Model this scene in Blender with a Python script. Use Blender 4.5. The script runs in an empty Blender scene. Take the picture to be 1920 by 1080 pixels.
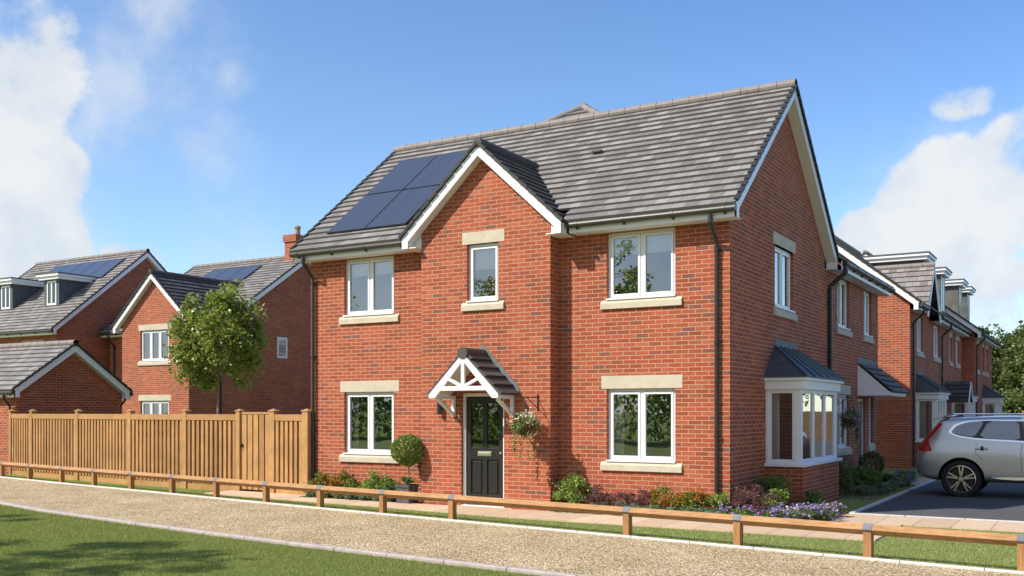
import bpy, bmesh, math, random
import numpy as np
from mathutils import Vector, Matrix
random.seed(7)
RNG = np.random.default_rng(11)
S = bpy.context.scene
COL = S.collection

# ------------------------------------------------------------------ camera
cd = bpy.data.cameras.new('camera'); cam = bpy.data.objects.new('camera', cd); COL.objects.link(cam)
cam.location = (5.307, -15.971, 1.80)
cam.rotation_euler = (math.radians(90), 0, math.radians(30.72))
cd.sensor_width = 36; cd.lens = 35.0; cd.shift_y = 0.1205
cd.clip_start = 0.1; cd.clip_end = 3000
S.camera = cam

# ------------------------------------------------------------------ light
LDIR = Vector((0.755, 1.0, -1.15)).normalized()          # the way the sunlight travels
SUN_EL = math.asin(-LDIR.z); SUN_ROT = math.atan2(-LDIR.x, -LDIR.y)
sd = bpy.data.lights.new('sun', 'SUN'); sun = bpy.data.objects.new('sun', sd); COL.objects.link(sun)
sd.energy = 4.9; sd.angle = math.radians(0.6); sd.color = (1.0, 0.93, 0.83)
sun.rotation_euler = LDIR.to_track_quat('-Z', 'Y').to_euler()
sun.location = (-20, -30, 40)
S.view_settings.view_transform = 'Standard'; S.view_settings.look = 'None'
S.view_settings.exposure = 0.32; S.view_settings.gamma = 1.0

W = bpy.data.worlds.new('World'); S.world = W; W.use_nodes = True
nt = W.node_tree; N = nt.nodes; L = nt.links; N.clear()
def nd(t, **k):
    n = N.new(t)
    for a, b in k.items(): setattr(n, a, b)
    return n
def mth(op, a, b=None, c=None, clamp=False):
    m = nd('ShaderNodeMath', operation=op); m.use_clamp = clamp
    for i, v in enumerate((a, b, c)):
        if v is None: continue
        if isinstance(v, (int, float)): m.inputs[i].default_value = v
        else: L.new(v, m.inputs[i])
    return m.outputs[0]
sky = nd('ShaderNodeTexSky', sky_type='NISHITA'); sky.sun_disc = False
sky.sun_elevation = SUN_EL; sky.sun_rotation = SUN_ROT % (2*math.pi)
sky.altitude = 0; sky.air_density = 1.0; sky.dust_density = 0.15; sky.ozone_density = 2.0
tint = nd('ShaderNodeMixRGB', blend_type='MULTIPLY'); tint.inputs[0].default_value = 1
SKYTINT = (1.36, 1.50, 1.62, 1)
L.new(sky.outputs[0], tint.inputs[1])
tc = nd('ShaderNodeTexCoord')
nrm = nd('ShaderNodeVectorMath', operation='NORMALIZE'); L.new(tc.outputs['Generated'], nrm.inputs[0])
sepn = nd('ShaderNodeSeparateXYZ'); L.new(nrm.outputs[0], sepn.inputs[0])
hi = nd('ShaderNodeMapRange'); hi.inputs[1].default_value = .05; hi.inputs[2].default_value = .52; L.new(sepn.outputs[2], hi.inputs[0])
rt = nd('ShaderNodeMapRange'); rt.inputs[1].default_value = -.75; rt.inputs[2].default_value = .15; L.new(sepn.outputs[0], rt.inputs[0])
tm = nd('ShaderNodeMixRGB'); tm.inputs[1].default_value = SKYTINT; tm.inputs[2].default_value = (.66, 1.10, 1.66, 1)
L.new(mth('MULTIPLY', hi.outputs[0], mth('MULTIPLY_ADD', rt.outputs[0], .75, .25)), tm.inputs[0]); L.new(tm.outputs[0], tint.inputs[2])
def direction(u, v):      # bearing of a cloud bank, written as seen in the photograph
    a = (u-960)/1867.; b = -(v-771.4)/1867.; t = math.radians(30.72)
    return Vector((-math.sin(t)+a*math.cos(t), math.cos(t)+a*math.sin(t), b)).normalized()
def blob(u, v, r_deg, soft=1.0, sq=1.0):
    d = direction(u, v)
    # flatten the vertical distance by sq
    sub = nd('ShaderNodeVectorMath', operation='SUBTRACT'); L.new(nrm.outputs[0], sub.inputs[0]); sub.inputs[1].default_value = d
    mul = nd('ShaderNodeVectorMath', operation='MULTIPLY'); L.new(sub.outputs[0], mul.inputs[0]); mul.inputs[1].default_value = (1, 1, sq)
    ln = nd('ShaderNodeVectorMath', operation='LENGTH'); L.new(mul.outputs[0], ln.inputs[0])
    r = math.radians(r_deg)
    mr = nd('ShaderNodeMapRange'); mr.inputs[1].default_value = r*(1+soft*0.5); mr.inputs[2].default_value = r*(1-soft*0.5)
    mr.interpolation_type = 'SMOOTHSTEP'
    L.new(ln.outputs['Value'], mr.inputs[0]); return mr.outputs[0]
noi = nd('ShaderNodeTexNoise'); noi.inputs['Scale'].default_value = 9.0; noi.inputs['Detail'].default_value = 10
noi.inputs['Roughness'].default_value = 0.58; noi.inputs['Distortion'].default_value = 0.0
L.new(nrm.outputs[0], noi.inputs['Vector'])
noi2 = nd('ShaderNodeTexNoise'); noi2.inputs['Scale'].default_value = 3.2; noi2.inputs['Detail'].default_value = 6
noi2.inputs['Roughness'].default_value = 0.55
L.new(nrm.outputs[0], noi2.inputs['Vector'])
solid = [blob(-30, 50, 5.2, .9), blob(50, 160, 3.0, 1.2), blob(20, 480, 4.3, .4, 1.0), blob(-60, 350, 6, .6), blob(120, 325, 2.0, 1.0),
         blob(1790, 390, 4.6, .6, 1.15), blob(1960, 320, 4.2, .6, 1.1), blob(1650, 450, 3.2, .8, 1.5), blob(1900, 560, 3.4, .8, 1.4), blob(1720, 540, 3.5, .8, 1.5),
         blob(1805, 190, 2.1, 1.2, 1.9), blob(260, 490, 2.4, 1.0, 1.5), blob(1590, 480, 2.2, 1.0, 1.4)]
wisp = [blob(60, 300, 11, 1.6), blob(1800, 540, 11, 1.4, 1.3), blob(300, 500, 8, 1.6, 1.8), blob(435, 155, 1.2, 1.9), blob(300, 10, 2.2, 1.8)]
acc = solid[0]
for b_ in solid[1:]: acc = mth('MAXIMUM', acc, b_)
accw = wisp[0]
for b_ in wisp[1:]: accw = mth('MAXIMUM', accw, b_)
# billowing edge: mask + noise, then a threshold
den = mth('ADD', mth('MULTIPLY', acc, 0.50), mth('ADD', mth('MULTIPLY', noi.outputs['Fac'], 1.15), mth('MULTIPLY', noi2.outputs['Fac'], .35)))
mr = nd('ShaderNodeMapRange'); mr.interpolation_type = 'SMOOTHSTEP'
mr.inputs[1].default_value = 1.05; mr.inputs[2].default_value = 1.24; L.new(den, mr.inputs[0])
denw = mth('MULTIPLY', accw, mth('MULTIPLY_ADD', noi.outputs['Fac'], 2.6, -.75))
mrw = nd('ShaderNodeMapRange'); mrw.interpolation_type = 'SMOOTHSTEP'
mrw.inputs[1].default_value = 0.10; mrw.inputs[2].default_value = 0.95; L.new(denw, mrw.inputs[0])
bk = nd('ShaderNodeVectorMath', operation='DOT_PRODUCT'); L.new(nrm.outputs[0], bk.inputs[0]); bk.inputs[1].default_value = (-.30, -.95, 0)
bkm = nd('ShaderNodeMapRange'); bkm.interpolation_type = 'SMOOTHSTEP'; bkm.inputs[1].default_value = .0; bkm.inputs[2].default_value = .55; L.new(bk.outputs['Value'], bkm.inputs[0])
bkc = mth('MULTIPLY', bkm.outputs[0], mth('MULTIPLY_ADD', noi2.outputs['Fac'], 1.3, .25, clamp=True))
cover = mth('MAXIMUM', mr.outputs[0], mth('MAXIMUM', mth('MULTIPLY', mrw.outputs[0], 0.55), mth('MULTIPLY', bkc, .9)), clamp=True)
# the rest of the sky (behind the camera) gets scattered soft cloud
crmp = nd('ShaderNodeValToRGB'); crmp.color_ramp.elements[0].position = 0.36; crmp.color_ramp.elements[1].position = 0.62
crmp.color_ramp.elements[0].color = (5.0, 5.7, 6.6, 1); crmp.color_ramp.elements[1].color = (7.0, 7.15, 7.15, 1)
L.new(noi.outputs['Fac'], crmp.inputs[0])
mixc = nd('ShaderNodeMixRGB'); L.new(mth('MULTIPLY', cover, 0.93), mixc.inputs[0]); L.new(tint.outputs[0], mixc.inputs[1]); L.new(crmp.outputs[0], mixc.inputs[2])
bg = nd('ShaderNodeBackground'); bg.inputs[1].default_value = 0.10; L.new(mixc.outputs[0], bg.inputs[0])
wo = nd('ShaderNodeOutputWorld'); L.new(bg.outputs[0], wo.inputs[0])

# ------------------------------------------------------------------ helpers
def tag(o, label=None, cat=None, group=None, kind=None):
    if label: o['label'] = label
    if cat: o['category'] = cat
    if group: o['group'] = group
    if kind: o['kind'] = kind
    return o
def empty(name, loc, label, cat, group=None):
    o = bpy.data.objects.new(name, None); COL.objects.link(o); o.location = loc; o.empty_display_size = 0.3
    return tag(o, label, cat, group)
def wloc(o):
    v = Vector((0, 0, 0))
    while o is not None: v += Vector(o.location); o = o.parent
    return v
class MB:
    def __init__(s): s.v = []; s.f = []; s.uv = []
    def face(s, pts, uv=None):
        i = len(s.v); s.v += [tuple(p) for p in pts]; s.f.append(tuple(range(i, i+len(pts)))); s.uv.append(uv); return s
    def box(s, x0, x1, y0, y1, z0, z1):
        p = lambda a, b, c: (a, b, c)
        A = [p(x0,y0,z0),p(x1,y0,z0),p(x1,y1,z0),p(x0,y1,z0),p(x0,y0,z1),p(x1,y0,z1),p(x1,y1,z1),p(x0,y1,z1)]
        for q in ((0,3,2,1),(4,5,6,7),(0,1,5,4),(1,2,6,5),(2,3,7,6),(3,0,4,7)): s.face([A[k] for k in q])
        return s
    def prism(s, poly, off):
        off = Vector(off); P = [Vector(p) for p in poly]; Q = [p+off for p in P]
        s.face(P[::-1]); s.face(Q); n = len(P)
        for i in range(n): s.face([P[i], P[(i+1) % n], Q[(i+1) % n], Q[i]])
        return s
    def bar(s, p, q, w, h, up=(0, 0, 1)):
        p = Vector(p); q = Vector(q); d = (q-p).normalized(); up = Vector(up)
        r = d.cross(up)
        if r.length < 1e-4: r = d.cross(Vector((0, 1, 0)))
        r.normalize(); u = r.cross(d).normalized(); r *= w/2; u *= h/2
        s.prism([p-r-u, p+r-u, p+r+u, p-r+u], q-p); return s
    def cyl(s, p, q, r0, r1=None, n=12, caps=True, a0=0, a1=2*math.pi):
        r1 = r0 if r1 is None else r1
        p = Vector(p); q = Vector(q); d = (q-p).normalized()
        u = d.orthogonal().normalized() if abs(d.z) > .9 else d.cross(Vector((0, 0, 1))).normalized()
        w = u.cross(d).normalized()
        A = []; B = []
        full = abs(a1-a0-2*math.pi) < 1e-5; m = n if full else n+1
        for i in range(m):
            t = a0+(a1-a0)*i/n; c = u*math.cos(t)+w*math.sin(t); A.append(p+c*r0); B.append(q+c*r1)
        for i in range(n):
            j = (i+1) % m if full else i+1
            s.face([A[i], A[j], B[j], B[i]])
        if caps: s.face(A[::-1]); s.face(B)
        return s
    def tube(s, pts, r, n=10):
        for a, b in zip(pts[:-1], pts[1:]): s.cyl(a, b, r, n=n)
        for p in pts[1:-1]: s.ball(p, r*1.02, 8, 5)
        return s
    def ball(s, c, r, n=12, m=8, sz=1.0):
        c = Vector(c); R = []
        for j in range(m+1):
            t = math.pi*j/m; R.append([c+Vector((math.cos(2*math.pi*i/n)*math.sin(t)*r, math.sin(2*math.pi*i/n)*math.sin(t)*r, math.cos(t)*r*sz)) for i in range(n)])
        for j in range(m):
            for i in range(n): s.face([R[j][i], R[j+1][i], R[j+1][(i+1) % n], R[j][(i+1) % n]])
        return s
    def lathe(s, c, prof, n=24, axis='z'):
        c = Vector(c)
        def P(r, h, t):
            a, b = r*math.cos(t), r*math.sin(t)
            return c+Vector((a, b, h)) if axis == 'z' else c+Vector((a, h, b))
        for (r0, h0), (r1, h1) in zip(prof[:-1], prof[1:]):
            for i in range(n):
                t0, t1 = 2*math.pi*i/n, 2*math.pi*(i+1)/n
                s.face([P(r0,h0,t0), P(r0,h0,t1), P(r1,h1,t1), P(r1,h1,t0)])
        return s
    def build(s, name, m, parent=None, smooth=False, weld=True, fix=True, bevel=0):
        base = wloc(parent) if parent is not None else Vector((0, 0, 0))
        bm = bmesh.new(); uvl = bm.loops.layers.uv.new('UVMap')
        for pts, uv in zip(s.f, s.uv):
            P = [Vector(s.v[k]) for k in pts]
            bv = [bm.verts.new(p-base) for p in P]
            try: fc = bm.faces.new(bv)
            except ValueError: continue
            if uv is None:
                nn = Vector((0, 0, 0))
                for k in range(1, len(P)-1): nn += (P[k]-P[0]).cross(P[k+1]-P[0])
                ax, ay, az = abs(nn.x), abs(nn.y), abs(nn.z)
                if az >= ax and az >= ay: uv = [(p.x, p.y) for p in P]
                elif ax > ay: uv = [(p.y, p.z) for p in P]
                else: uv = [(p.x, p.z) for p in P]
            for lp, c in zip(fc.loops, uv): lp[uvl].uv = c
            fc.smooth = smooth
        if weld: bmesh.ops.remove_doubles(bm, verts=bm.verts, dist=1e-5)
        if fix: bmesh.ops.recalc_face_normals(bm, faces=bm.faces)
        if bevel:
            es = [e for e in bm.edges if len(e.link_faces) == 2 and e.calc_face_angle(0) > .6]
            bmesh.ops.bevel(bm, geom=es, offset=bevel, segments=2, affect='EDGES', profile=.6)
        me = bpy.data.meshes.new(name); bm.to_mesh(me); bm.free(); me.materials.append(m)
        if smooth:
            try: me.set_sharp_from_angle(angle=math.radians(40))
            except Exception: pass
        o = bpy.data.objects.new(name, me); COL.objects.link(o)
        if parent is not None: o.parent = parent
        return o
def npmesh(name, V, Fq, m, parent=None, rnd=None, loc=None):
    """V (n,3) in world space, Fq (m,k) faces; rnd one number per face stored as a colour"""
    base = np.array(wloc(parent)) if parent is not None else np.zeros(3)
    if loc is not None: base = np.array(loc)
    V = (V-base).astype(np.float32); me = bpy.data.meshes.new(name); k = Fq.shape[1]
    me.vertices.add(len(V)); me.vertices.foreach_set('co', V.ravel())
    me.loops.add(Fq.size); me.loops.foreach_set('vertex_index', Fq.astype(np.int32).ravel())
    me.polygons.add(len(Fq)); me.polygons.foreach_set('loop_start', np.arange(0, Fq.size, k, dtype=np.int32))
    me.polygons.foreach_set('loop_total', np.full(len(Fq), k, dtype=np.int32))
    me.update(calc_edges=True)
    if rnd is not None:
        at = me.attributes.new('rnd', 'FLOAT', 'FACE'); at.data.foreach_set('value', rnd.astype(np.float32))
    me.materials.append(m)
    o = bpy.data.objects.new(name, me); COL.objects.link(o)
    if parent is not None: o.parent = parent
    if loc is not None: o.location = loc
    return o

# ------------------------------------------------------------------ materials
class Mat:
    def __init__(s, name, rough=.6, spec=.4, metal=0):
        s.m = bpy.data.materials.new(name); s.m.use_nodes = True; s.t = s.m.node_tree; s.t.nodes.clear()
        s.out = s.n('ShaderNodeOutputMaterial'); s.p = s.n('ShaderNodeBsdfPrincipled'); s.l(s.p.outputs[0], s.out.inputs[0])
        s.p.inputs['Roughness'].default_value = rough; s.p.inputs['Specular IOR Level'].default_value = spec; s.p.inputs['Metallic'].default_value = metal
    def n(s, t, **k):
        n = s.t.nodes.new(t)
        for a, b in k.items():
            if a in n.inputs: n.inputs[a].default_value = b
            else: setattr(n, a, b)
        return n
    def l(s, a, b): s.t.links.new(a, b)
    def col(s, c): s.p.inputs['Base Color'].default_value = (*c, 1); return s
    def noise(s, scale, detail=4, rough=.55, vec=None, stretch=None, coord='Object'):
        if vec is None:
            t = s.n('ShaderNodeTexCoord'); vec = t.outputs[coord]
        if stretch:
            mp = s.n('ShaderNodeMapping'); mp.inputs['Scale'].default_value = stretch; s.l(vec, mp.inputs[0]); vec = mp.outputs[0]
        n = s.n('ShaderNodeTexNoise'); n.inputs['Scale'].default_value = scale; n.inputs['Detail'].default_value = detail; n.inputs['Roughness'].default_value = rough
        s.l(vec, n.inputs['Vector']); return n.outputs['Fac']
    def ramp(s, fac, stops, interp='LINEAR'):
        r = s.n('ShaderNodeValToRGB'); cr = r.color_ramp; cr.interpolation = interp
        while len(cr.elements) > 1: cr.elements.remove(cr.elements[-1])
        cr.elements[0].position = stops[0][0]; cr.elements[0].color = (*stops[0][1], 1)
        for p, c in stops[1:]:
            e = cr.elements.new(p); e.color = (*c, 1)
        s.l(fac, r.inputs[0]); return r.outputs[0]
    def mix(s, f, a, b, mode='MIX'):
        m = s.n('ShaderNodeMixRGB', blend_type=mode)
        for i, v in ((0, f), (1, a), (2, b)):
            if isinstance(v, (int, float)): m.inputs[i].default_value = v
            elif isinstance(v, tuple): m.inputs[i].default_value = (*v, 1)
            else: s.l(v, m.inputs[i])
        return m.outputs[0]
    def math(s, op, a, b=0, c=0):
        m = s.n('ShaderNodeMath', operation=op)
        for i, v in enumerate((a, b, c)):
            if isinstance(v, (int, float)): m.inputs[i].default_value = v
            else: s.l(v, m.inputs[i])
        return m.outputs[0]
    def base(s, c): s.l(c, s.p.inputs['Base Color']); return s
    def bump(s, h, strength=.3, dist=.01):
        b = s.n('ShaderNodeBump'); b.inputs['Strength'].default_value = strength; b.inputs['Distance'].default_value = dist
        s.l(h, b.inputs['Height']); s.l(b.outputs[0], s.p.inputs['Normal']); return s
def m_brick(name, dull=1.0):
    M = Mat(name, .85, .2)
    uv = M.n('ShaderNodeTexCoord')
    b = M.n('ShaderNodeTexBrick'); b.offset = .5; b.offset_frequency = 2; b.squash = 1
    for k, v in {'Scale': 1, 'Mortar Size': .0065, 'Mortar Smooth': .25, 'Bias': 0, 'Brick Width': .24, 'Row Height': .075}.items(): b.inputs[k].default_value = v
    b.inputs['Color1'].default_value = (0, 0, 0, 1); b.inputs['Color2'].default_value = (1, 1, 1, 1); b.inputs['Mortar'].default_value = (.5, .5, .5, 1)
    M.l(uv.outputs['UV'], b.inputs['Vector'])
    k = dull
    colr = M.ramp(b.outputs['Color'], [(0, (.215*k, .088*k, .075*k)), (.05, (.24*k, .088*k, .068*k)), (.09, (.29*k, .078*k, .046*k)), (.35, (.355*k, .084*k, .045*k)), (.6, (.415*k, .108*k, .057*k)), (.8, (.365*k, .088*k, .050*k)), (.93, (.45*k, .138*k, .078*k)), (1, (.31*k, .096*k, .066*k))])
    n1 = M.noise(38, 5, .65, uv.outputs['UV']); n2 = M.noise(1.1, 3, .5, uv.outputs['UV'])
    colr = M.mix(1, colr, M.ramp(n1, [(.3, (.72, .70, .68)), (.7, (1.16, 1.16, 1.16))]), 'MULTIPLY')
    colr = M.mix(1, colr, M.ramp(n2, [(.3, (.88, .88, .89)), (.7, (1.08, 1.07, 1.05))]), 'MULTIPLY')
    n4 = M.noise(.55, 5, .65, uv.outputs['UV'], (1, .6, 1))
    colr = M.mix(1, colr, M.ramp(n4, [(.34, (.84, .82, .82)), (.5, (1, 1, 1)), (.68, (1.06, 1.07, 1.08))]), 'MULTIPLY')
    mort = M.ramp(M.noise(60, 3, .6, uv.outputs['UV']), [(.3, (.42*k, .25*k, .145*k)), (.7, (.57*k, .37*k, .225*k))])
    M.base(M.mix(b.outputs['Fac'], colr, mort))
    h = M.math('ADD', M.math('MULTIPLY', b.outputs['Fac'], -1.0), M.math('MULTIPLY', n1, .5))
    M.bump(h, .55, .006); return M.m
def m_tile(name, k=1.0, tw=.24, rh=.225):
    M = Mat(name, .62, .45)
    uv = M.n('ShaderNodeTexCoord')
    b = M.n('ShaderNodeTexBrick'); b.offset = .5
    for kk, v in {'Scale': 1, 'Mortar Size': .0035, 'Mortar Smooth': 0, 'Bias': 0, 'Brick Width': tw, 'Row Height': rh}.items(): b.inputs[kk].default_value = v
    b.inputs['Color1'].default_value = (0, 0, 0, 1); b.inputs['Color2'].default_value = (1, 1, 1, 1); b.inputs['Mortar'].default_value = (.5,)*3+(1,)
    M.l(uv.outputs['UV'], b.inputs['Vector'])
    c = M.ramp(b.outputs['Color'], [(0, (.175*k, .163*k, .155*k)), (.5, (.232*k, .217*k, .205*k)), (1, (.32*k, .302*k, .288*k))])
    n = M.noise(16, 6, .7, uv.outputs['UV'], (1, .6, 1))
    c = M.mix(1, c, M.ramp(n, [(.25, (.80, .79, .78)), (.75, (1.14, 1.14, 1.14))]), 'MULTIPLY')
    n3 = M.noise(.9, 3, .5, uv.outputs['UV'])
    c = M.mix(1, c, M.ramp(n3, [(.3, (.9, .9, .92)), (.7, (1.07, 1.05, 1.03))]), 'MULTIPLY')
    M.base(M.mix(b.outputs['Fac'], c, (.05, .045, .042)))
    M.bump(M.math('ADD', M.math('MULTIPLY', b.outputs['Fac'], -1), M.math('MULTIPLY', n, .5)), .5, .005); return M.m
def m_plain(name, c, rough=.5, spec=.4, var=.08, scale=6, metal=0, bump=0, stretch=None):
    M = Mat(name, rough, spec, metal)
    n = M.noise(scale, 5, .6, None, stretch)
    M.base(M.mix(1, c, M.ramp(n, [(.3, (1-var,)*3), (.7, (1+var,)*3)]), 'MULTIPLY'))
    if bump: M.bump(n, bump, .004)
    return M.m
def m_stone():
    M = Mat('reconstituted_stone', .85, .2)
    n1 = M.noise(70, 3, .7); n2 = M.noise(5, 4, .6)
    c = M.ramp(n1, [(.28, (.38, .33, .25)), (.42, (.52, .46, .36)), (.7, (.60, .54, .43))])
    c = M.mix(1, c, M.ramp(n2, [(.3, (.9, .9, .9)), (.7, (1.06, 1.05, 1.04))]), 'MULTIPLY')
    M.base(c).bump(n1, .3, .004); return M.m
def m_wood(name, c0, c1, c2, axis='z', rough=.75):
    M = Mat(name, rough, .25)
    st = {'z': (18, 18, 1.2), 'x': (1.2, 18, 18)}[axis]
    n1 = M.noise(3.0, 6, .7, None, st); n2 = M.noise(2.3, 3, .5); n3 = M.noise(14, 2, .5, None, {'z': (1, 1, .25), 'x': (.25, 1, 1)}[axis])
    c = M.ramp(n1, [(.25, c0), (.5, c1), (.78, c2)])
    c = M.mix(1, c, M.ramp(n2, [(.3, (.86, .85, .84)), (.7, (1.1, 1.08, 1.05))]), 'MULTIPLY')
    c = M.mix(1, c, M.ramp(n3, [(.18, (.55, .5, .45)), (.26, (1, 1, 1))]), 'MULTIPLY')
    gi = M.n('ShaderNodeNewGeometry'); c = M.mix(1, c, M.ramp(gi.outputs['Random Per Island'], [(0, (.82, .79, .76)), (.5, (1, 1, 1)), (1, (1.14, 1.11, 1.06))]), 'MULTIPLY')
    M.base(c).bump(n1, .35, .004); return M.m
def m_leaf(name, stops, trans=.25, rough=.45):
    M = Mat(name, rough, .35)
    a = M.n('ShaderNodeAttribute', attribute_name='rnd')
    c = M.ramp(a.outputs['Fac'], stops)
    M.base(c)
    t = M.n('ShaderNodeBsdfTranslucent'); M.l(M.mix(1, c, (1.3, 1.5, .6), 'MULTIPLY'), t.inputs[0])
    mx = M.n('ShaderNodeMixShader'); mx.inputs[0].default_value = trans
    M.l(M.p.outputs[0], mx.inputs[1]); M.l(t.outputs[0], mx.inputs[2]); M.l(mx.outputs[0], M.out.inputs[0]); return M.m
def m_glass(name, refl=(.85, .9, .95), boost=.20, tr=(.55, .58, .56)):
    M = Mat(name)
    g = M.n('ShaderNodeBsdfGlossy'); g.inputs['Color'].default_value = (*refl, 1); g.inputs['Roughness'].default_value = .0
    t = M.n('ShaderNodeBsdfTransparent'); t.inputs[0].default_value = (*tr, 1)
    fr = M.n('ShaderNodeFresnel'); fr.inputs[0].default_value = 1.55
    f = M.math('ADD', M.math('MULTIPLY', fr.outputs[0], 1.3), boost)
    nn = M.noise(1.6, 2, .4); b = M.n('ShaderNodeBump'); b.inputs['Strength'].default_value = .06; b.inputs['Distance'].default_value = .02
    M.l(nn, b.inputs['Height']); M.l(b.outputs[0], g.inputs['Normal'])
    mx = M.n('ShaderNodeMixShader'); M.l(f, mx.inputs[0]); M.l(t.outputs[0], mx.inputs[1]); M.l(g.outputs[0], mx.inputs[2]); M.l(mx.outputs[0], M.out.inputs[0])
    return M.m
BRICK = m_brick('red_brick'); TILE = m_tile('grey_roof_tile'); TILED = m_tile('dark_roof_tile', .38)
WHITE = m_plain('white_upvc', (.80, .80, .81), .32, .5, .02)
SOFF = m_plain('soffit_white', (.76, .75, .73), .5, .3, .03)
STONE = m_stone()
BLACK = m_plain('black_plastic', (.025, .027, .028), .35, .5, .1)
GUTTER = m_plain('dark_grey_gutter', (.05, .052, .045), .35, .5, .1)
LEAD = m_plain('lead_sheet', (.085, .10, .115), .55, .5, .22, 9, .3)
LEADL = m_plain('grey_lead_flashing', (.15, .17, .165), .6, .4, .2, 12, .2)
VERGE = m_plain('dark_verge_trim', (.035, .033, .033), .5, .4, .1)
RIDGE = m_plain('ridge_tile_grey', (.23, .20, .185), .65, .4, .15, 5, bump=.2)
RIDGED = m_plain('ridge_tile_dark', (.07, .062, .06), .6, .4, .15, 5, bump=.2)
DOORM = m_plain('charcoal_door_paint', (.022, .022, .021), .3, .5, .1)
BRASS = m_plain('pale_brass', (.55, .56, .42), .3, .5, .05, 6, .8)
GLASS = m_glass('window_glass', (.86, .89, .92), .24, (.90, .91, .90)); GLASSD = m_glass('door_glass', (.7, .8, .7), .12, (.25, .3, .25))
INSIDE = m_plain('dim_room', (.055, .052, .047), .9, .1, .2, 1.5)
BLIND = m_plain('cream_blind', (.85, .82, .76), .8, .1, .03)
CURT = m_plain('beige_curtain', (.78, .72, .63), .9, .1, .25, 3, stretch=(8, 8, .3))
RENDERG = m_plain('dark_grey_render', (.10, .11, .115), .85, .2, .2, 2.5, bump=.1)
RENDERL = m_plain('grey_lead_dormer', (.12, .12, .11), .85, .2, .25, 3, bump=.1)
SOLAR = Mat('solar_cells', .12, .6); _uv = SOLAR.n('ShaderNodeTexCoord')
_b = SOLAR.n('ShaderNodeTexBrick'); _b.offset = 0
for k_, v_ in {'Scale': 1, 'Mortar Size': .004, 'Mortar Smooth': .1, 'Brick Width': .165, 'Row Height': 5.0}.items(): _b.inputs[k_].default_value = v_
_b.inputs['Color1'].default_value = (.048, .050, .060, 1); _b.inputs['Color2'].default_value = (.053, .055, .066, 1); _b.inputs['Mortar'].default_value = (.10, .105, .12, 1)
SOLAR.l(_uv.outputs['UV'], _b.inputs['Vector']); SOLAR.base(_b.outputs['Color']); SOLAR.p.inputs['Coat Weight'].default_value = .45; SOLAR.p.inputs['Coat Roughness'].default_value = .08; SOLAR = SOLAR.m
FWOOD = m_wood('fence_timber', (.26, .135, .052), (.41, .235, .10), (.53, .325, .15))
RWOOD = m_wood('rail_timber', (.26, .13, .05), (.42, .235, .11), (.54, .33, .165), 'x')
RPOST = m_wood('rail_post_timber', (.24, .11, .04), (.38, .20, .08), (.50, .29, .13))
FARWOOD = m_wood('shaded_fence_timber', (.11, .07, .04), (.17, .11, .065), (.22, .15, .09))  # darker brown: the shade on the far boards is put into the colour
STRAP = m_plain('galvanised_strap', (.22, .23, .24), .4, .5, .1, 20, .6)
KERB = m_plain('kerb_concrete', (.56, .53, .50), .85, .2, .15, 14, bump=.2)
KERBP = m_plain('kerb_pinkish_concrete', (.42, .36, .345), .85, .2, .18, 9, bump=.3)

def m_gravel():
    M = Mat('gravel', .8, .3)
    t = M.n('ShaderNodeTexCoord'); v = M.n('ShaderNodeTexVoronoi'); v.inputs['Scale'].default_value = 56; M.l(t.outputs['Object'], v.inputs['Vector'])
    v2 = M.n('ShaderNodeTexVoronoi'); v2.inputs['Scale'].default_value = 34; M.l(t.outputs['Object'], v2.inputs['Vector'])
    sep = M.n('ShaderNodeSeparateColor'); M.l(v.outputs['Color'], sep.inputs[0])
    sep2 = M.n('ShaderNodeSeparateColor'); M.l(v2.outputs['Color'], sep2.inputs[0])
    st = [(0, (.18, .14, .09)), (.14, (.46, .32, .15)), (.35, (.63, .48, .25)), (.6, (.75, .61, .36)), (.82, (.85, .75, .53)), (1, (.93, .88, .76))]
    a = M.ramp(sep.outputs[0], st); b = M.ramp(sep2.outputs[1], st)
    pick = M.ramp(M.noise(20, 2), [(.47, (0, 0, 0)), (.53, (1, 1, 1))])
    c = M.mix(pick, a, b)
    gap = M.mix(pick, M.ramp(v.outputs['Distance'], [(.35, (1, 1, 1)), (.75, (.42, .36, .28))]), M.ramp(v2.outputs['Distance'], [(.35, (1, 1, 1)), (.75, (.42, .36, .28))]))
    c = M.mix(1, c, gap, 'MULTIPLY')
    c = M.mix(1, c, M.ramp(M.noise(1.0, 4), [(.3, (.80, .77, .72)), (.7, (1.08, 1.08, 1.08))]), 'MULTIPLY')
    M.base(c)
    h = M.mix(pick, M.math('SUBTRACT', 1, v.outputs['Distance']), M.math('SUBTRACT', 1, v2.outputs['Distance']))
    M.bump(h, 1.0, .018); return M.m
def m_grass(name, k=1.0):
    M = Mat(name, .9, .15)
    a = M.noise(120, 3, .7); b = M.noise(3.0, 4, .6); c3 = M.noise(.6, 3, .5)
    c = M.ramp(a, [(.3, (.10*k, .145*k, .035*k)), (.55, (.19*k, .25*k, .06*k)), (.75, (.30*k, .35*k, .11*k))])
    c = M.mix(1, c, M.ramp(b, [(.3, (.85, .88, .8)), (.7, (1.12, 1.08, 1.05))]), 'MULTIPLY')
    c = M.mix(1, c, M.ramp(c3, [(.3, (.9, .95, .9)), (.7, (1.12, 1.05, 1.0))]), 'MULTIPLY')
    M.base(c).bump(a, .8, .02); return M.m
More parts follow.
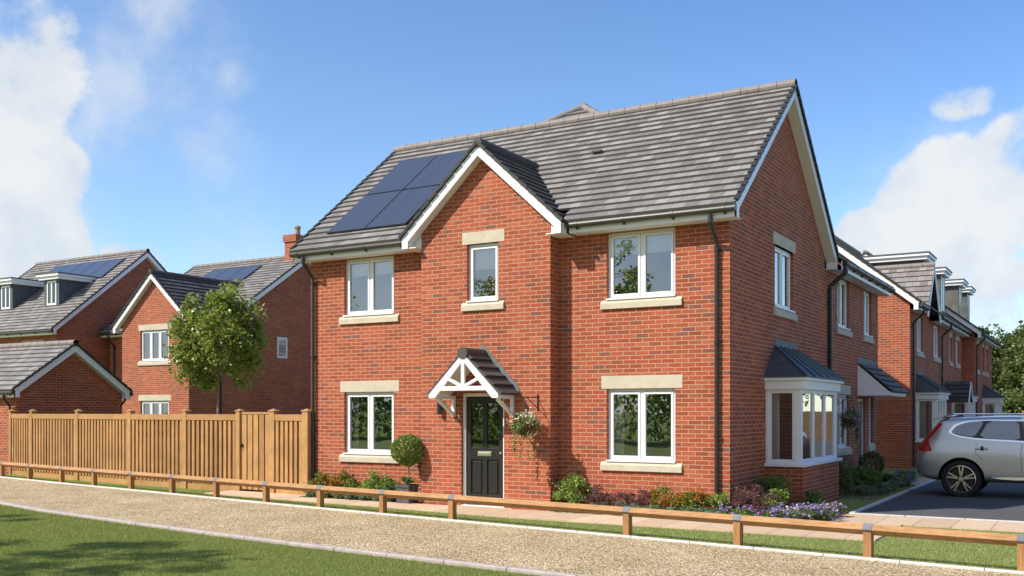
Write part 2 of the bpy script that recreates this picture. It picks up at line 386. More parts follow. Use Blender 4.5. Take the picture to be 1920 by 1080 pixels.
def m_paving():
    M = Mat('sandstone_paving', .85, .25)
    t = M.n('ShaderNodeTexCoord')
    b = M.n('ShaderNodeTexBrick'); b.offset = 0
    for k_, v_ in {'Scale': 1, 'Mortar Size': .006, 'Mortar Smooth': .2, 'Bias': 0, 'Brick Width': .55, 'Row Height': 1.19}.items(): b.inputs[k_].default_value = v_
    b.inputs['Color1'].default_value = (.52, .39, .27, 1); b.inputs['Color2'].default_value = (.62, .49, .35, 1); b.inputs['Mortar'].default_value = (.20, .15, .11, 1)
    M.l(t.outputs['UV'], b.inputs['Vector'])
    n = M.noise(4, 7, .7, t.outputs['UV'], (1, 3, 1)); n2 = M.noise(60, 3, .6)
    c = M.mix(1, b.outputs['Color'], M.ramp(n, [(.3, (.84, .81, .78)), (.7, (1.12, 1.1, 1.08))]), 'MULTIPLY')
    M.base(c).bump(M.math('ADD', M.math('MULTIPLY', b.outputs['Fac'], -2), n2), .3, .004); return M.m
def m_asphalt():
    M = Mat('asphalt', .9, .25)
    n = M.noise(260, 3, .8); n2 = M.noise(1.3, 4, .6)
    c = M.ramp(n, [(.3, (.055, .055, .06)), (.6, (.11, .11, .11)), (.8, (.22, .21, .20))])
    M.base(M.mix(1, c, M.ramp(n2, [(.3, (.88,)*3), (.7, (1.1,)*3)]), 'MULTIPLY')).bump(n, .5, .006); return M.m
GRAVEL = m_gravel(); GRASS = m_grass('lawn_turf'); GRASS2 = m_grass('verge_turf', 1.1); PAVE = m_paving(); ASPH = m_asphalt()
SOIL = m_plain('bed_soil', (.10, .07, .05), .95, .1, .4, 40, bump=.8)
# foliage
LF_TREE = m_leaf('leaf_tree', [(0, (.11, .13, .035)), (.5, (.22, .255, .07)), (1, (.40, .43, .17))], .4, .34)
LF_FAR = m_leaf('leaf_far', [(0, (.04, .065, .02)), (.5, (.10, .135, .038)), (1, (.22, .24, .08))], .3)
LF_WOOD = m_leaf('leaf_woodland', [(0, (.15, .20, .07)), (.5, (.22, .28, .10)), (1, (.32, .36, .15))], .5)
LF_BOX = m_leaf('leaf_topiary', [(0, (.08, .13, .03)), (.5, (.17, .24, .055)), (1, (.34, .40, .12))])
LF_LIME = m_leaf('leaf_lime', [(0, (.10, .17, .035)), (.5, (.24, .33, .07)), (1, (.42, .46, .13))])
LF_GREY = m_leaf('leaf_silver', [(0, (.08, .13, .08)), (.5, (.15, .22, .14)), (1, (.27, .34, .24))])
LF_GREEN = m_leaf('leaf_green', [(0, (.045, .10, .025)), (.5, (.10, .18, .04)), (1, (.18, .26, .07))])
LF_DK = m_leaf('leaf_deep_green', [(0, (.02, .06, .015)), (.5, (.04, .10, .02)), (1, (.07, .15, .03))])
LF_FIRE = m_leaf('leaf_fiery', [(0, (.07, .11, .02)), (.45, (.16, .20, .03)), (.62, (.25, .22, .03)), (.7, (.42, .11, .015)), (1, (.50, .16, .02))])
LF_PURP = m_leaf('leaf_purple', [(0, (.07, .025, .03)), (.5, (.16, .06, .065)), (1, (.30, .16, .14))])
FL_MIX = m_leaf('flower_mix', [(0, (.12, .07, .40)), (.35, (.22, .14, .55)), (.6, (.32, .22, .62)), (.75, (.55, .26, .45)), (.9, (.70, .50, .60)), (1, (.85, .80, .72))], .3, .6)
FL_BLUE = m_leaf('flower_violet', [(0, (.13, .08, .38)), (.6, (.24, .16, .55)), (1, (.40, .30, .70))], .3, .6)
FL_WHITE = m_leaf('flower_white', [(0, (.65, .45, .55)), (.4, (.80, .75, .72)), (1, (.88, .86, .80))], .3, .6)
FL_YEL = m_leaf('flower_yellow', [(0, (.70, .45, .04)), (1, (.85, .65, .10))], .3, .6)
POTM = m_plain('planter_fibre_clay', (.085, .08, .078), .8, .3, .3, 8, bump=.3)
BARK = m_plain('bark', (.16, .12, .09), .9, .2, .3, 12, bump=.4, stretch=(4, 4, .6))
BARKL = m_plain('pale_bark', (.30, .25, .20), .9, .2, .3, 12, bump=.4, stretch=(4, 4, .6))

# ------------------------------------------------------------------ foliage
def leaves(P, size, up=.35, w=.62, rnd=None):
    n = len(P); size = np.broadcast_to(size, (n,))[:, None]
    nr = RNG.normal(size=(n, 3)); nr[:, 2] = np.abs(nr[:, 2])+up; nr /= np.linalg.norm(nr, axis=1)[:, None]
    t = np.cross(nr, RNG.normal(size=(n, 3))); t /= np.linalg.norm(t, axis=1)[:, None]
    s = np.cross(nr, t); l = size*RNG.uniform(.7, 1.3, (n, 1))
    V = np.stack([P-t*l*.5, P+s*l*w*.5+t*l*.05-nr*l*.06, P+t*l*.5-nr*l*.12, P-s*l*w*.5+t*l*.05-nr*l*.06], 1).reshape(-1, 3)
    F = np.arange(4*n).reshape(n, 4)
    return V, F, (RNG.random(n) if rnd is None else rnd)
def cloud(n, c, r, clumps=14, spread=.3, shell=.35, zmin=.02):
    c = np.array(c, float); r = np.array(r, float)
    d = RNG.normal(size=(clumps, 3)); d /= np.linalg.norm(d, axis=1)[:, None]
    cc = d*(RNG.uniform(shell, 1, (clumps, 1))**.6)*(1-spread*.8); k = RNG.integers(0, clumps, n)
    sp = spread*RNG.uniform(.6, 1.4, clumps)[k][:, None]
    g = RNG.normal(size=(n, 3)); g /= np.linalg.norm(g, axis=1)[:, None]; g *= RNG.random((n, 1))**.45
    P = (cc[k]+g*sp)*r+c
    P[:, 2] = np.maximum(P[:, 2], zmin+RNG.random(n)*.03)
    base = RNG.random(clumps)[k]*.5; return P, np.clip(base+RNG.random(n)*.5, 0, 1)
def twigs(mb, base, tips, r0, r1=.004):
    for t in tips:
        b = Vector(base); t = Vector(t); m = b.lerp(t, .5)+Vector((random.uniform(-.03, .03), random.uniform(-.03, .03), .02))
        mb.cyl(b, m, r0, (r0+r1)/2, 5, False); mb.cyl(m, t, (r0+r1)/2, r1, 5, False)
def plant(name, x, y, r, h, leaf, label, cat, n=500, size=.045, flowers=None, nf=0, fsize=.04, clumps=14, group=None, z0=0, spiky=False, ry=None, up=.35):
    o = empty(name, (x, y, z0), label, cat, group); n = int(n*1.9); r *= 1.12; h *= 1.08
    st = MB(); P, rn = cloud(n, (x, y, z0+h*.5), (r, ry or r, h*.5), clumps*2, .30, .25, z0+.02)
    tips = [P[i] for i in RNG.integers(0, n, 7)]
    twigs(st, (x, y, z0), tips, .008); st.build('stem', BARK, o)
    if spiky:
        P0 = np.array([x, y, z0])+np.stack([RNG.uniform(-.5, .5, n)*r, RNG.uniform(-.5, .5, n)*(ry or r), np.zeros(n)], 1)
        d = P-P0; V, F, rr = leaves(P, size*1.5, -.2, .22, rn)
    else: V, F, rr = leaves(P, size, up, .62, rn)
    npmesh('foliage', V, F, leaf, o, rr)
    if flowers is not None:
        Q, rq = cloud(nf*2, (x, y, z0+h*.55), (r*1.02, (ry or r)*1.02, h*.52), clumps*2, .25, .75, z0+.03)
        Q = Q[Q[:, 2] > z0+h*.30][:nf]; V, F, rr = leaves(Q, fsize, .9, .95)
        npmesh('flowers', V, F, flowers, o, rr)
    return o
def tree(name, x, y, H, crown_z, cr, leafm, bark, label, cat, n=5000, size=.12, trunk=.06, group=None, clumps=60, seed=1, spread=.2, lean=0, wide=False):
    global RNG
    keep = RNG; RNG = np.random.default_rng(seed); random.seed(seed)
    o = empty(name, (x, y, 0), label, cat, group)
    cx, cy, cz = cr; mid = (crown_z+H)/2
    mb = MB(); pts = [Vector((x, y, -.05))]; k = 6
    for i in range(1, k+1): pts.append(Vector((x+lean*i/k+random.uniform(-.04, .04)*trunk*12, y+random.uniform(-.04, .04)*trunk*12, (H*.86)*i/k)))
    for i in range(k): mb.cyl(pts[i], pts[i+1], trunk*(1-.8*i/k), trunk*(1-.8*(i+1)/k), 9, False)
    P, rn = cloud(n, (x+lean*.6, y, mid), (cx, cy, (H-crown_z)/2), clumps, spread, .25)
    if wide: f_ = (P[:, 2:3]-crown_z)/(H-crown_z); sc_ = 1.13-.42*np.clip(f_-.35, 0, 1)**1.1; P[:, :2] = np.array([x, y])+(P[:, :2]-np.array([x, y]))*sc_
    for j in range(30):
        q = Vector(P[RNG.integers(0, n)]); zb = max(crown_z*.75, min(q.z-.25*(q-Vector((x, y, q.z))).length-.3, H*.8)); 
        f = zb/(H*.86)*k; i = min(int(f), k-1); b = pts[i].lerp(pts[i+1], f-i)
        m = b.lerp(q, .5)+Vector((0, 0, .12*(q-b).length)); r = trunk*.32*(1-.5*zb/H)
        mb.cyl(b, m, r, r*.6, 6, False); mb.cyl(m, b.lerp(q, .96), r*.6, .004, 6, False)
    mb.build('trunk', bark, o, smooth=True, fix=False)
    V, F, rr = leaves(P, size, .25, .7, rn); npmesh('crown', V, F, leafm, o, rr)
    RNG = keep; return o
def copy_tree(o, loc, rz=0, label=None, scale=1, group=None, parent=None):
    c = o.copy(); COL.objects.link(c); c.parent = parent
    if parent is None:
        c.location = loc; c.rotation_euler = (0, 0, rz); c.scale = (scale,)*3
        if label: c['label'] = label
        if group: c['group'] = group
    for ch in [q for q in bpy.data.objects if q.parent == o]: copy_tree(ch, None, parent=c)
    return c

# ------------------------------------------------------------------ setting
XB = [-80, -40, -26, -22, -20.5, -18.84, -17.06, -15.45, -13.78, -12.08, -10.44, -8.76, -7.14, -5.50, -3.89, -0.55, 1.15, 2.85, 4.54, 9, 30]
YB = [4.5, 2.3, 1.0, .50, .262, -.03, -.34, -.60, -.863, -1.15, -1.42, -1.70, -1.957, -2.19, -2.41, -2.88, -3.116, -3.36, -3.586, -4.2, -6.9]
XF = [-80, -40, -26, -20, -16, -13.2, -11, -8, -5.85, -3.8, -1.5, .145, 3, 8, 30]
YF = [2.5, 0.0, -1.2, -2.5, -3.55, -4.38, -4.92, -5.41, -5.73, -5.99, -6.23, -6.39, -6.74, -7.3, -9.9]
def yb(x): return float(np.interp(x, XB, YB))       # line of the rail posts
def yf(x): return float(np.interp(x, XF, YF))       # front edge of the gravel
def struct(mb, name, m, **k):
    o = mb.build(name, m, None, **k); o['kind'] = 'structure'; return o
g = MB(); R_ = 1500
g.face([(-R_, -R_, 0), (R_, -R_, 0), (R_, R_, 0), (-R_, R_, 0)])
struct(g, 'ground', GRASS, fix=False)
g = MB(); xs = np.linspace(-60, 28, 120)
for a, b in zip(xs[:-1], xs[1:]): g.face([(a, yf(a), .006), (b, yf(b), .006), (b, yb(b)-.1, .006), (a, yb(a)-.1, .006)])
struct(g, 'gravel_path', GRAVEL, fix=False)
def ribbon(f, off, w, h, x0, x1, seg, m, name, z=0.0):
    mb = MB(); x = x0
    while x < x1:
        x2 = min(x+seg, x1)-.012; n = 4
        for i in range(n):
            a = x+(x2-x)*i/n; b = x+(x2-x)*(i+1)/n
            A, B = f(a)+off, f(b)+off; c = .012
            pr = lambda q, Y: [(q, Y-w, z-.05), (q, Y-w, z+h-c), (q, Y-w+c, z+h), (q, Y-c, z+h), (q, Y, z+h-c), (q, Y, z-.05)]
            p, q = pr(a, A), pr(b, B)
            for k in range(5): mb.face([p[k], p[k+1], q[k+1], q[k]])
            if i == 0: mb.face(p[::-1])
            if i == n-1: mb.face(q)
        x += seg
    struct(mb, name, m)
ribbon(yb, -.035, .07, .035, -40, 12, .92, KERB, 'kerb')
ribbon(yf, .02, .10, .05, -40, 12, .92, KERBP, 'kerb')
# paved path and drive
g = MB(); PX = [-11.5, -11.4, -8.5, -6.5, -3.2, 2.6]; PY = [-.78, -.78, -1.1, -1.25, -1.64, -1.62]
def pyf(x): return float(np.interp(x, PX, PY))
def pyb(x): return .0 if x < -9.1 else -.45
for a, b in ((-11.5, -9.1), (-9.1, -6.5), (-6.5, -3.2), (-3.2, 2.6)):
    q = [(a, pyf(a)), (b, pyf(b)), (b, pyb(b-.01)), (a, pyb(a+.01))]
    g.face([(x, y, .03) for x, y in q], [(x, y+1.64) for x, y in q])
for x0, x1 in ((-11.5, -9.1), (-9.1, -6.5), (-6.5, -3.2), (-3.2, 2.6)):
    g.face([(x0, pyf(x0), -.02), (x1, pyf(x1), -.02), (x1, pyf(x1), .03), (x0, pyf(x0), .03)])
g.face([(2.6, -1.62, -.02), (2.6, .55, -.02), (2.6, .55, .03), (2.6, -1.62, .03)])
g.face([(1.5, -.45, .03), (2.6, -.45, .03), (2.6, 1.78, .03), (1.5, 1.78, .03)], [(1.5, 0), (2.6, 0), (2.6, 1.18), (1.5, 1.18)])
g.face([(2.6, .55, .03), (26, .55, .03), (26, 1.78, .03), (2.6, 1.78, .03)], [(2.6, 0), (26, 0), (26, 1.18), (2.6, 1.18)])
g.face([(2.6, .55, -.02), (26, .55, -.02), (26, .55, .03), (2.6, .55, .03)])
g.face([(-5.3, -.45, .03), (-3.95, -.45, .03), (-3.95, -.26, .03), (-5.3, -.26, .03)])
struct(g, 'paved_path', PAVE)
g = MB(); g.face([(1.6, 1.9, .02), (12, 1.9, .02), (12, 11.5, .02), (1.6, 11.5, .02)]); struct(g, 'driveway', ASPH, fix=False)
g = MB(); g.face([(1.9, 11.9, .016), (60, 11.9, .016), (60, 60, .016), (1.9, 60, .016)]); struct(g, 'road', ASPH, fix=False)
g = MB()
for i in range(12): g.box(1.52+i*.92, 1.52+i*.92+.908, 1.80, 1.90, -.05, .045)
for i in range(11): g.box(1.50, 1.59, 1.92+i*.88, 1.92+i*.88+.87, -.05, .05)
struct(g, 'kerb', KERB, bevel=.008)
g = MB(); g.face([(.0, 9.6, .024), (1.49, 9.6, .024), (1.49, 12.5, .024), (0, 12.5, .024)], [(0, 0), (1.4, 0), (1.4, 1.1), (0, 1.1)])
struct(g, 'paved_doorstep_path', PAVE, fix=False)
g = MB()
for x0, x1, y0, y1 in ((-9.05, -5.9, -.45, 0), (-3.18, .0, -.45, 0), (0, 1.49, -.45, 1.95), (0.0, 1.3, 5.0, 9.5), (-11.2, -9.1, -.2, .3)):
    g.face([(x0, y0, .02), (x1, y0, .02), (x1, y1, .02), (x0, y1, .02)])
struct(g, 'planting_bed', SOIL, fix=False)
g = MB(); g.face([(-5.9, -.45, .015), (-5.3, -.45, .015), (-5.3, -.33, .015), (-5.9, -.33, .015)]); g.face([(-3.95, -.45, .015), (-3.18, -.45, .015), (-3.18, -.33, .015), (-3.95, -.33, .015)])
struct(g, 'gravel_margin', GRAVEL, fix=False)

def blades(n, xr, yr, ok, h, w, m, name, label=None):
    C2 = np.array([5.307, -15.971]); F2 = np.array([-.5108, .8597]); R2 = np.array([.8597, .5108])
    X = RNG.uniform(*xr, n); Y = RNG.uniform(*yr, n); d = np.stack([X, Y], 1)-C2; D = d@F2; A = np.abs(d@R2)/D
    keep = (A < .60) & (D > 9.5) & ok(X, Y); X = X[keep]; Y = Y[keep]; D = D[keep]; n = len(X)
    P = np.stack([X, Y, np.zeros(n)], 1); th = RNG.uniform(0, 2*np.pi, n); hh = h*RNG.uniform(.5, 1.25, n)
    ww = w*np.maximum(1, D/14)
    s = np.stack([np.cos(th), np.sin(th), np.zeros(n)], 1)*ww[:, None]/2
    tip = P+np.stack([RNG.normal(0, .35, n)*hh, RNG.normal(0, .35, n)*hh, hh], 1)
    V = np.stack([P-s, P+s, tip], 1).reshape(-1, 3)
    o = npmesh(name, V, np.arange(3*n).reshape(n, 3), m, None, RNG.random(n)); tag(o, label, 'grass', None, 'stuff'); return o
LF_GRASS = m_leaf('grass_blade', [(0, (.13, .16, .045)), (.5, (.26, .285, .09)), (.85, (.37, .385, .14)), (1, (.54, .52, .25))], .3, .6)
LF_GRASS2 = m_leaf('verge_blade', [(0, (.19, .22, .075)), (.5, (.36, .385, .15)), (.85, (.47, .48, .22)), (1, (.60, .58, .32))], .3, .6)
YBv = lambda X: np.interp(X, XB, YB); YFv = lambda X: np.interp(X, XF, YF); PYv = lambda X: np.where(X < -11.5, -.25, np.interp(X, PX, PY))
blades(620000, (-15, 1.5), (-9.5, -4.2), lambda X, Y: Y < YFv(X)-.09, .028, .0042, LF_GRASS, 'lawn_grass', 'short mown green lawn in the foreground')
blades(480000, (-22, 5.5), (-4.0, .6), lambda X, Y: (Y > YBv(X)-.02) & (((X < 2.6) & (Y < PYv(X)-.01)) | ((X >= 2.6) & (Y < .53))), .026, .0048, LF_GRASS2, 'verge_grass', 'strip of short grass between the low rail and the paving')
blades(30000, (.3, 1.5), (1.9, 10), lambda X, Y: (X > .72) | (Y > 4.9), .035, .007, LF_GRASS2, 'front_garden_grass', 'small shaded patch of grass between the bay window and the drive')

# ------------------------------------------------------------------ building kit
class Face_:
    def __init__(s, axis, c, out=1): s.ax = axis; s.c = c; s.o = out
    def P(s, a, d, z): return (a, s.c-d*s.o, z) if s.ax == 'y' else (s.c+d*s.o, a, z)
    def box(s, mb, a0, a1, d0, d1, z0, z1):
        p, q = s.P(a0, d0, z0), s.P(a1, d1, z1)
        mb.box(min(p[0], q[0]), max(p[0], q[0]), min(p[1], q[1]), max(p[1], q[1]), z0, z1)
def wall(mb, F, a0, a1, z0, z1, holes=(), dep=.11):
    A = sorted({a0, a1, *[h[0] for h in holes], *[h[1] for h in holes]}); Z = sorted({z0, z1, *[h[2] for h in holes], *[h[3] for h in holes]})
    for i in range(len(A)-1):
        for j in range(len(Z)-1):
            ca, cz = (A[i]+A[i+1])/2, (Z[j]+Z[j+1])/2
            if any(h[0] < ca < h[1] and h[2] < cz < h[3] for h in holes): continue
            mb.face([F.P(A[i], 0, Z[j]), F.P(A[i+1], 0, Z[j]), F.P(A[i+1], 0, Z[j+1]), F.P(A[i], 0, Z[j+1])])
    for h in holes:
        b0, b1, c0, c1 = h
        for q in (((b0, c0), (b1, c0)), ((b1, c0), (b1, c1)), ((b1, c1), (b0, c1)), ((b0, c1), (b0, c0))):
            (p, r), (s, t) = q; mb.face([F.P(p, 0, r), F.P(s, 0, t), F.P(s, -dep, t), F.P(p, -dep, r)])
def window(par, F, a0, a1, z0, z1, n=2, lintel=True, sill=True, blind=0, curtain=0, rec=.07, stone=STONE, small=False):
    mb = MB(); fw = .05; lw = (a1-a0-2*fw)/n; d0, d1 = -rec-.07, -rec
    F.box(mb, a0, a1, d0, d1, z1-fw, z1); F.box(mb, a0, a1, d0, d1, z0, z0+fw)
    F.box(mb, a0, a0+fw, d0, d1, z0+fw, z1-fw); F.box(mb, a1-fw, a1, d0, d1, z0+fw, z1-fw)
    for i in range(1, n): F.box(mb, a0+fw+lw*i-.022, a0+fw+lw*i+.022, d0, d1, z0+fw, z1-fw)
    fr = mb.build('window', WHITE, par, bevel=0 if small else .004)
    sb = MB(); gl = MB(); s = .045
    for i in range(n):
        p0 = a0+fw+lw*i+(.022 if i else 0)+.004; p1 = a0+fw+lw*(i+1)-(.022 if i < n-1 else 0)-.004; q0, q1 = z0+fw+.004, z1-fw-.004
        e0, e1 = d0+.02, d1+.012
        F.box(sb, p0, p1, e0, e1, q1-s, q1); F.box(sb, p0, p1, e0, e1, q0, q0+s); F.box(sb, p0, p0+s, e0, e1, q0+s, q1-s); F.box(sb, p1-s, p1, e0, e1, q0+s, q1-s)
        dg = d1-.02
        gl.face([F.P(p0+s*.8, dg, q0+s*.8), F.P(p1-s*.8, dg, q0+s*.8), F.P(p1-s*.8, dg, q1-s*.8), F.P(p0+s*.8, dg, q1-s*.8)])
    sb.build('sash', WHITE, fr, bevel=0 if small else .006); gl.build('pane', GLASS, fr, fix=False)
    if sill:
        mb = MB(); F.box(mb, a0-.005, a1+.005, -rec, .035, z0-.008, z0+.022); mb.build('drip_sill', WHITE, fr, bevel=.006)
        mb = MB(); b0, b1 = a0-.11, a1+.13; zb = z0-.165; zt = z0-.008
        pr = lambda a: [F.P(a, -.02, zb), F.P(a, .045, zb), F.P(a, .045, zt-.055), F.P(a, .0, zt), F.P(a, -.02, zt)]
        p, q = pr(b0), pr(b1); mb.prism(p, Vector(q[0])-Vector(p[0])); mb.build('sill', stone, fr, bevel=0 if small else .005)
    if lintel:
        mb = MB(); F.box(mb, a0-.105, a1+.13, -.11, .005, z1, z1+.225); mb.build('lintel', stone, fr)
    if blind:
        mb = MB(); F.box(mb, a0+.04, a1-.04, d0-.022, d0-.012, z1-.05-blind, z1-.03); mb.build('blind', BLIND, fr)
    if curtain:
        mb = MB(); k = 10; w_ = .02
        for (c0, c1) in ((a0+.03, a0+.03+curtain), (a1-.03-curtain*.5, a1-.03)):
            mb = MB()
            for i in range(k):
                u0, u1 = c0+(c1-c0)*i/k, c0+(c1-c0)*(i+1)/k
                mb.face([F.P(u0, d0-.10-w_*(i % 2), z0), F.P(u1, d0-.10-w_*((i+1) % 2), z0), F.P(u1, d0-.10-w_*((i+1) % 2), z1), F.P(u0, d0-.10-w_*(i % 2), z1)])
            mb.build('curtain', CURT, fr, fix=False)
    return fr
def slope(mb, e0, e1, r0, r1, n, th=.048):
    e0, e1, r0, r1 = map(Vector, (e0, e1, r0, r1)); nn = (e1-e0).cross(r0-e0)
    if nn.length < 1e-6: nn = (e1-e0).cross(r1-e0)
    nn.normalize(); nn = nn if nn.z > 0 else -nn
    ud = (e1-e0).normalized(); U = lambda p: (p-e0).dot(ud)
    for i in range(n):
        a0, a1, b0, b1 = e0.lerp(r0, i/n), e1.lerp(r1, i/n), e0.lerp(r0, (i+1)/n), e1.lerp(r1, (i+1)/n)
        A0, A1, B0, B1 = a0+nn*th, a1+nn*th, b0+nn*.006, b1+nn*.006
        v0, v1 = i*.225, (i+1)*.225-.004
        mb.face([A0, A1, B1, B0], [(U(a0), v0+.004), (U(a1), v0+.004), (U(b1), v1), (U(b0), v1)])
        mb.face([a0, a1, A1, A0], [(0, .1), (.1, .1), (.1, .1), (0, .1)]); mb.face([a0, A0, B0], [(0.05, .1)]*3); mb.face([a1, B1, A1], [(0.05, .1)]*3)
def ridge(par, p, q, m, r=.095, seg=.36, drop=.03, name='ridge_tiles'):
    mb = MB(); p, q = Vector(p), Vector(q); d = q-p; n = max(1, round(d.length/seg))
    for i in range(n):
        a, b = p.lerp(q, i/n), p.lerp(q, (i+1)/n-.006/seg/n); a.z -= drop; b.z -= drop
        mb.cyl(a, b, r, r, 12, True); mb.cyl(b-(b-a).normalized()*.02, b, r+.006, r+.006, 12, True)
    return mb.build(name, m, par)
def verge(par, F, D, a0, ap, a1, zf, za, w, zb, wall_d=0.0, toe=.16, sides=(1, 1), caps=True, tile_m=VERGE):
    """barge boards and soffit of a gable; D = how far the board stands out from the wall"""
    mb = MB(); sf = MB(); cp = MB(); k0 = (za-zf)/(ap-a0)
    for s, f in ((0, a0), (1, a1)):
        if not sides[s]: continue
        sg = 1 if s == 0 else -1; kk = k0
        wi = (zf-w-zb)                    # height of the toe below the lower edge
        xa = toe*sg+f; zi = zf+kk*abs(xa-f)-w
        poly = [(f, zb), (f, zf), (ap, za), (ap, za-w), (xa, zi), (xa, zb)] if zi > zb else [(f, zb), (f, zf), (ap, za), (ap, za-w), (f+sg*(zb+w-zf)/kk, zb)]
        P = [F.P(a, D-.025, z) for a, z in poly]; off = Vector(F.P(0, D, 0))-Vector(F.P(0, D-.025, 0)); mb.prism(P, off)
        q = [(f, zb), (xa, zb), (xa, max(zi, zb)+.0), (ap, za-w)] 
        for (u0, w0), (u1, w1) in zip(q[1:-1], q[2:]) if zi > zb else [((f+sg*(zb+w-zf)/kk, zb), (ap, za-w))]:
            sf.face([F.P(u0, wall_d, w0+.004), F.P(u0, D-.02, w0+.004), F.P(u1, D-.02, w1+.004), F.P(u1, wall_d, w1+.004)])
        sf.face([F.P(f, wall_d, zb+.003), F.P(f, D-.02, zb+.003), F.P(xa, D-.02, zb+.003), F.P(xa, wall_d, zb+.003)])
        if caps:
            a, b = Vector(F.P(f-sg*.05, D+.012, zf-.05*kk+.035)), Vector(F.P(ap, D+.012, za+.035)); n = max(3, int((b-a).length/.225))
            for i in range(n):
                p, q2 = a.lerp(b, i/n), a.lerp(b, (i+1)/n); p = p+Vector((0, 0, .022))
                cp.bar(p, q2, .07, .055)
    o = mb.build('bargeboard', WHITE, par); sf.build('soffit', SOFF, par, fix=False)
    if caps: cp.build('dry_verge', tile_m, par)
    return o
def eaves(par, F, a0, a1, D, z0, z1, wd=0.0, gut=True, gz=None, gm=None, brk=.9, ends=True, g0=None, g1=None):
    mb = MB(); F.box(mb, a0, a1, D-.022, D, z0, z1); mb.build('fascia', WHITE, par)
    mb = MB(); mb.face([F.P(a0, wd-.02, z0+.006), F.P(a1, wd-.02, z0+.006), F.P(a1, D-.01, z0+.006), F.P(a0, D-.01, z0+.006)]); mb.build('soffit', SOFF, par, fix=False)
    if gut:
        gz = gz or z1-.03; mb = MB(); b0, b1 = (g0 if g0 is not None else a0), (g1 if g1 is not None else a1); r = .056
        mb.cyl(F.P(b0, D+r+.004, gz), F.P(b1, D+r+.004, gz), r, r, 14, True)
        n = max(1, int(abs(b1-b0)/brk))
        for i in range(n+1):
            a = b0+.18+(b1-b0-.36)*i/max(1, n); mb.cyl(F.P(a-.02, D+r+.004, gz), F.P(a+.02, D+r+.004, gz), r+.007, r+.007, 14, True)
            F.box(mb, a-.018, a+.018, D, D+.05, gz-.085, gz-.02)
        o = mb.build('gutter', gm or GUTTER, par); 
        if ends and brk < 2:
            for a, s in ((b0, -1), (b1, 1)):
                mb = MB(); mb.cyl(F.P(a, D+r+.004, gz), F.P(a+.012*s, D+r+.004, gz), r+.003, r+.003, 14, True); mb.build('gutter_end', gm or GUTTER, par)
def downpipe(par, F, a, D, gz, m=BLACK, r=.034, wd=.06, drop=.36, z0=.05):
    mb = MB(); P = [F.P(a, D+.055, gz), F.P(a, D+.055, gz-.14), F.P(a, wd+.01, gz-drop-.05), F.P(a, wd, gz-drop-.14), F.P(a, wd, z0)]
    mb.tube(P, r, 12)
    for z in (gz-.1,): mb.cyl(F.P(a, D+.055, z-.04), F.P(a, D+.055, z+.04), r+.008, n=12)
    z = gz-drop-.16
    while z > .3:
        mb.cyl(F.P(a, wd, z-.04), F.P(a, wd, z+.03), r+.008, n=12); F.box(mb, a-.012, a+.06, 0, wd, z-.015, z+.015); z -= 1.55
    return mb.build('downpipe', m, par, smooth=True)

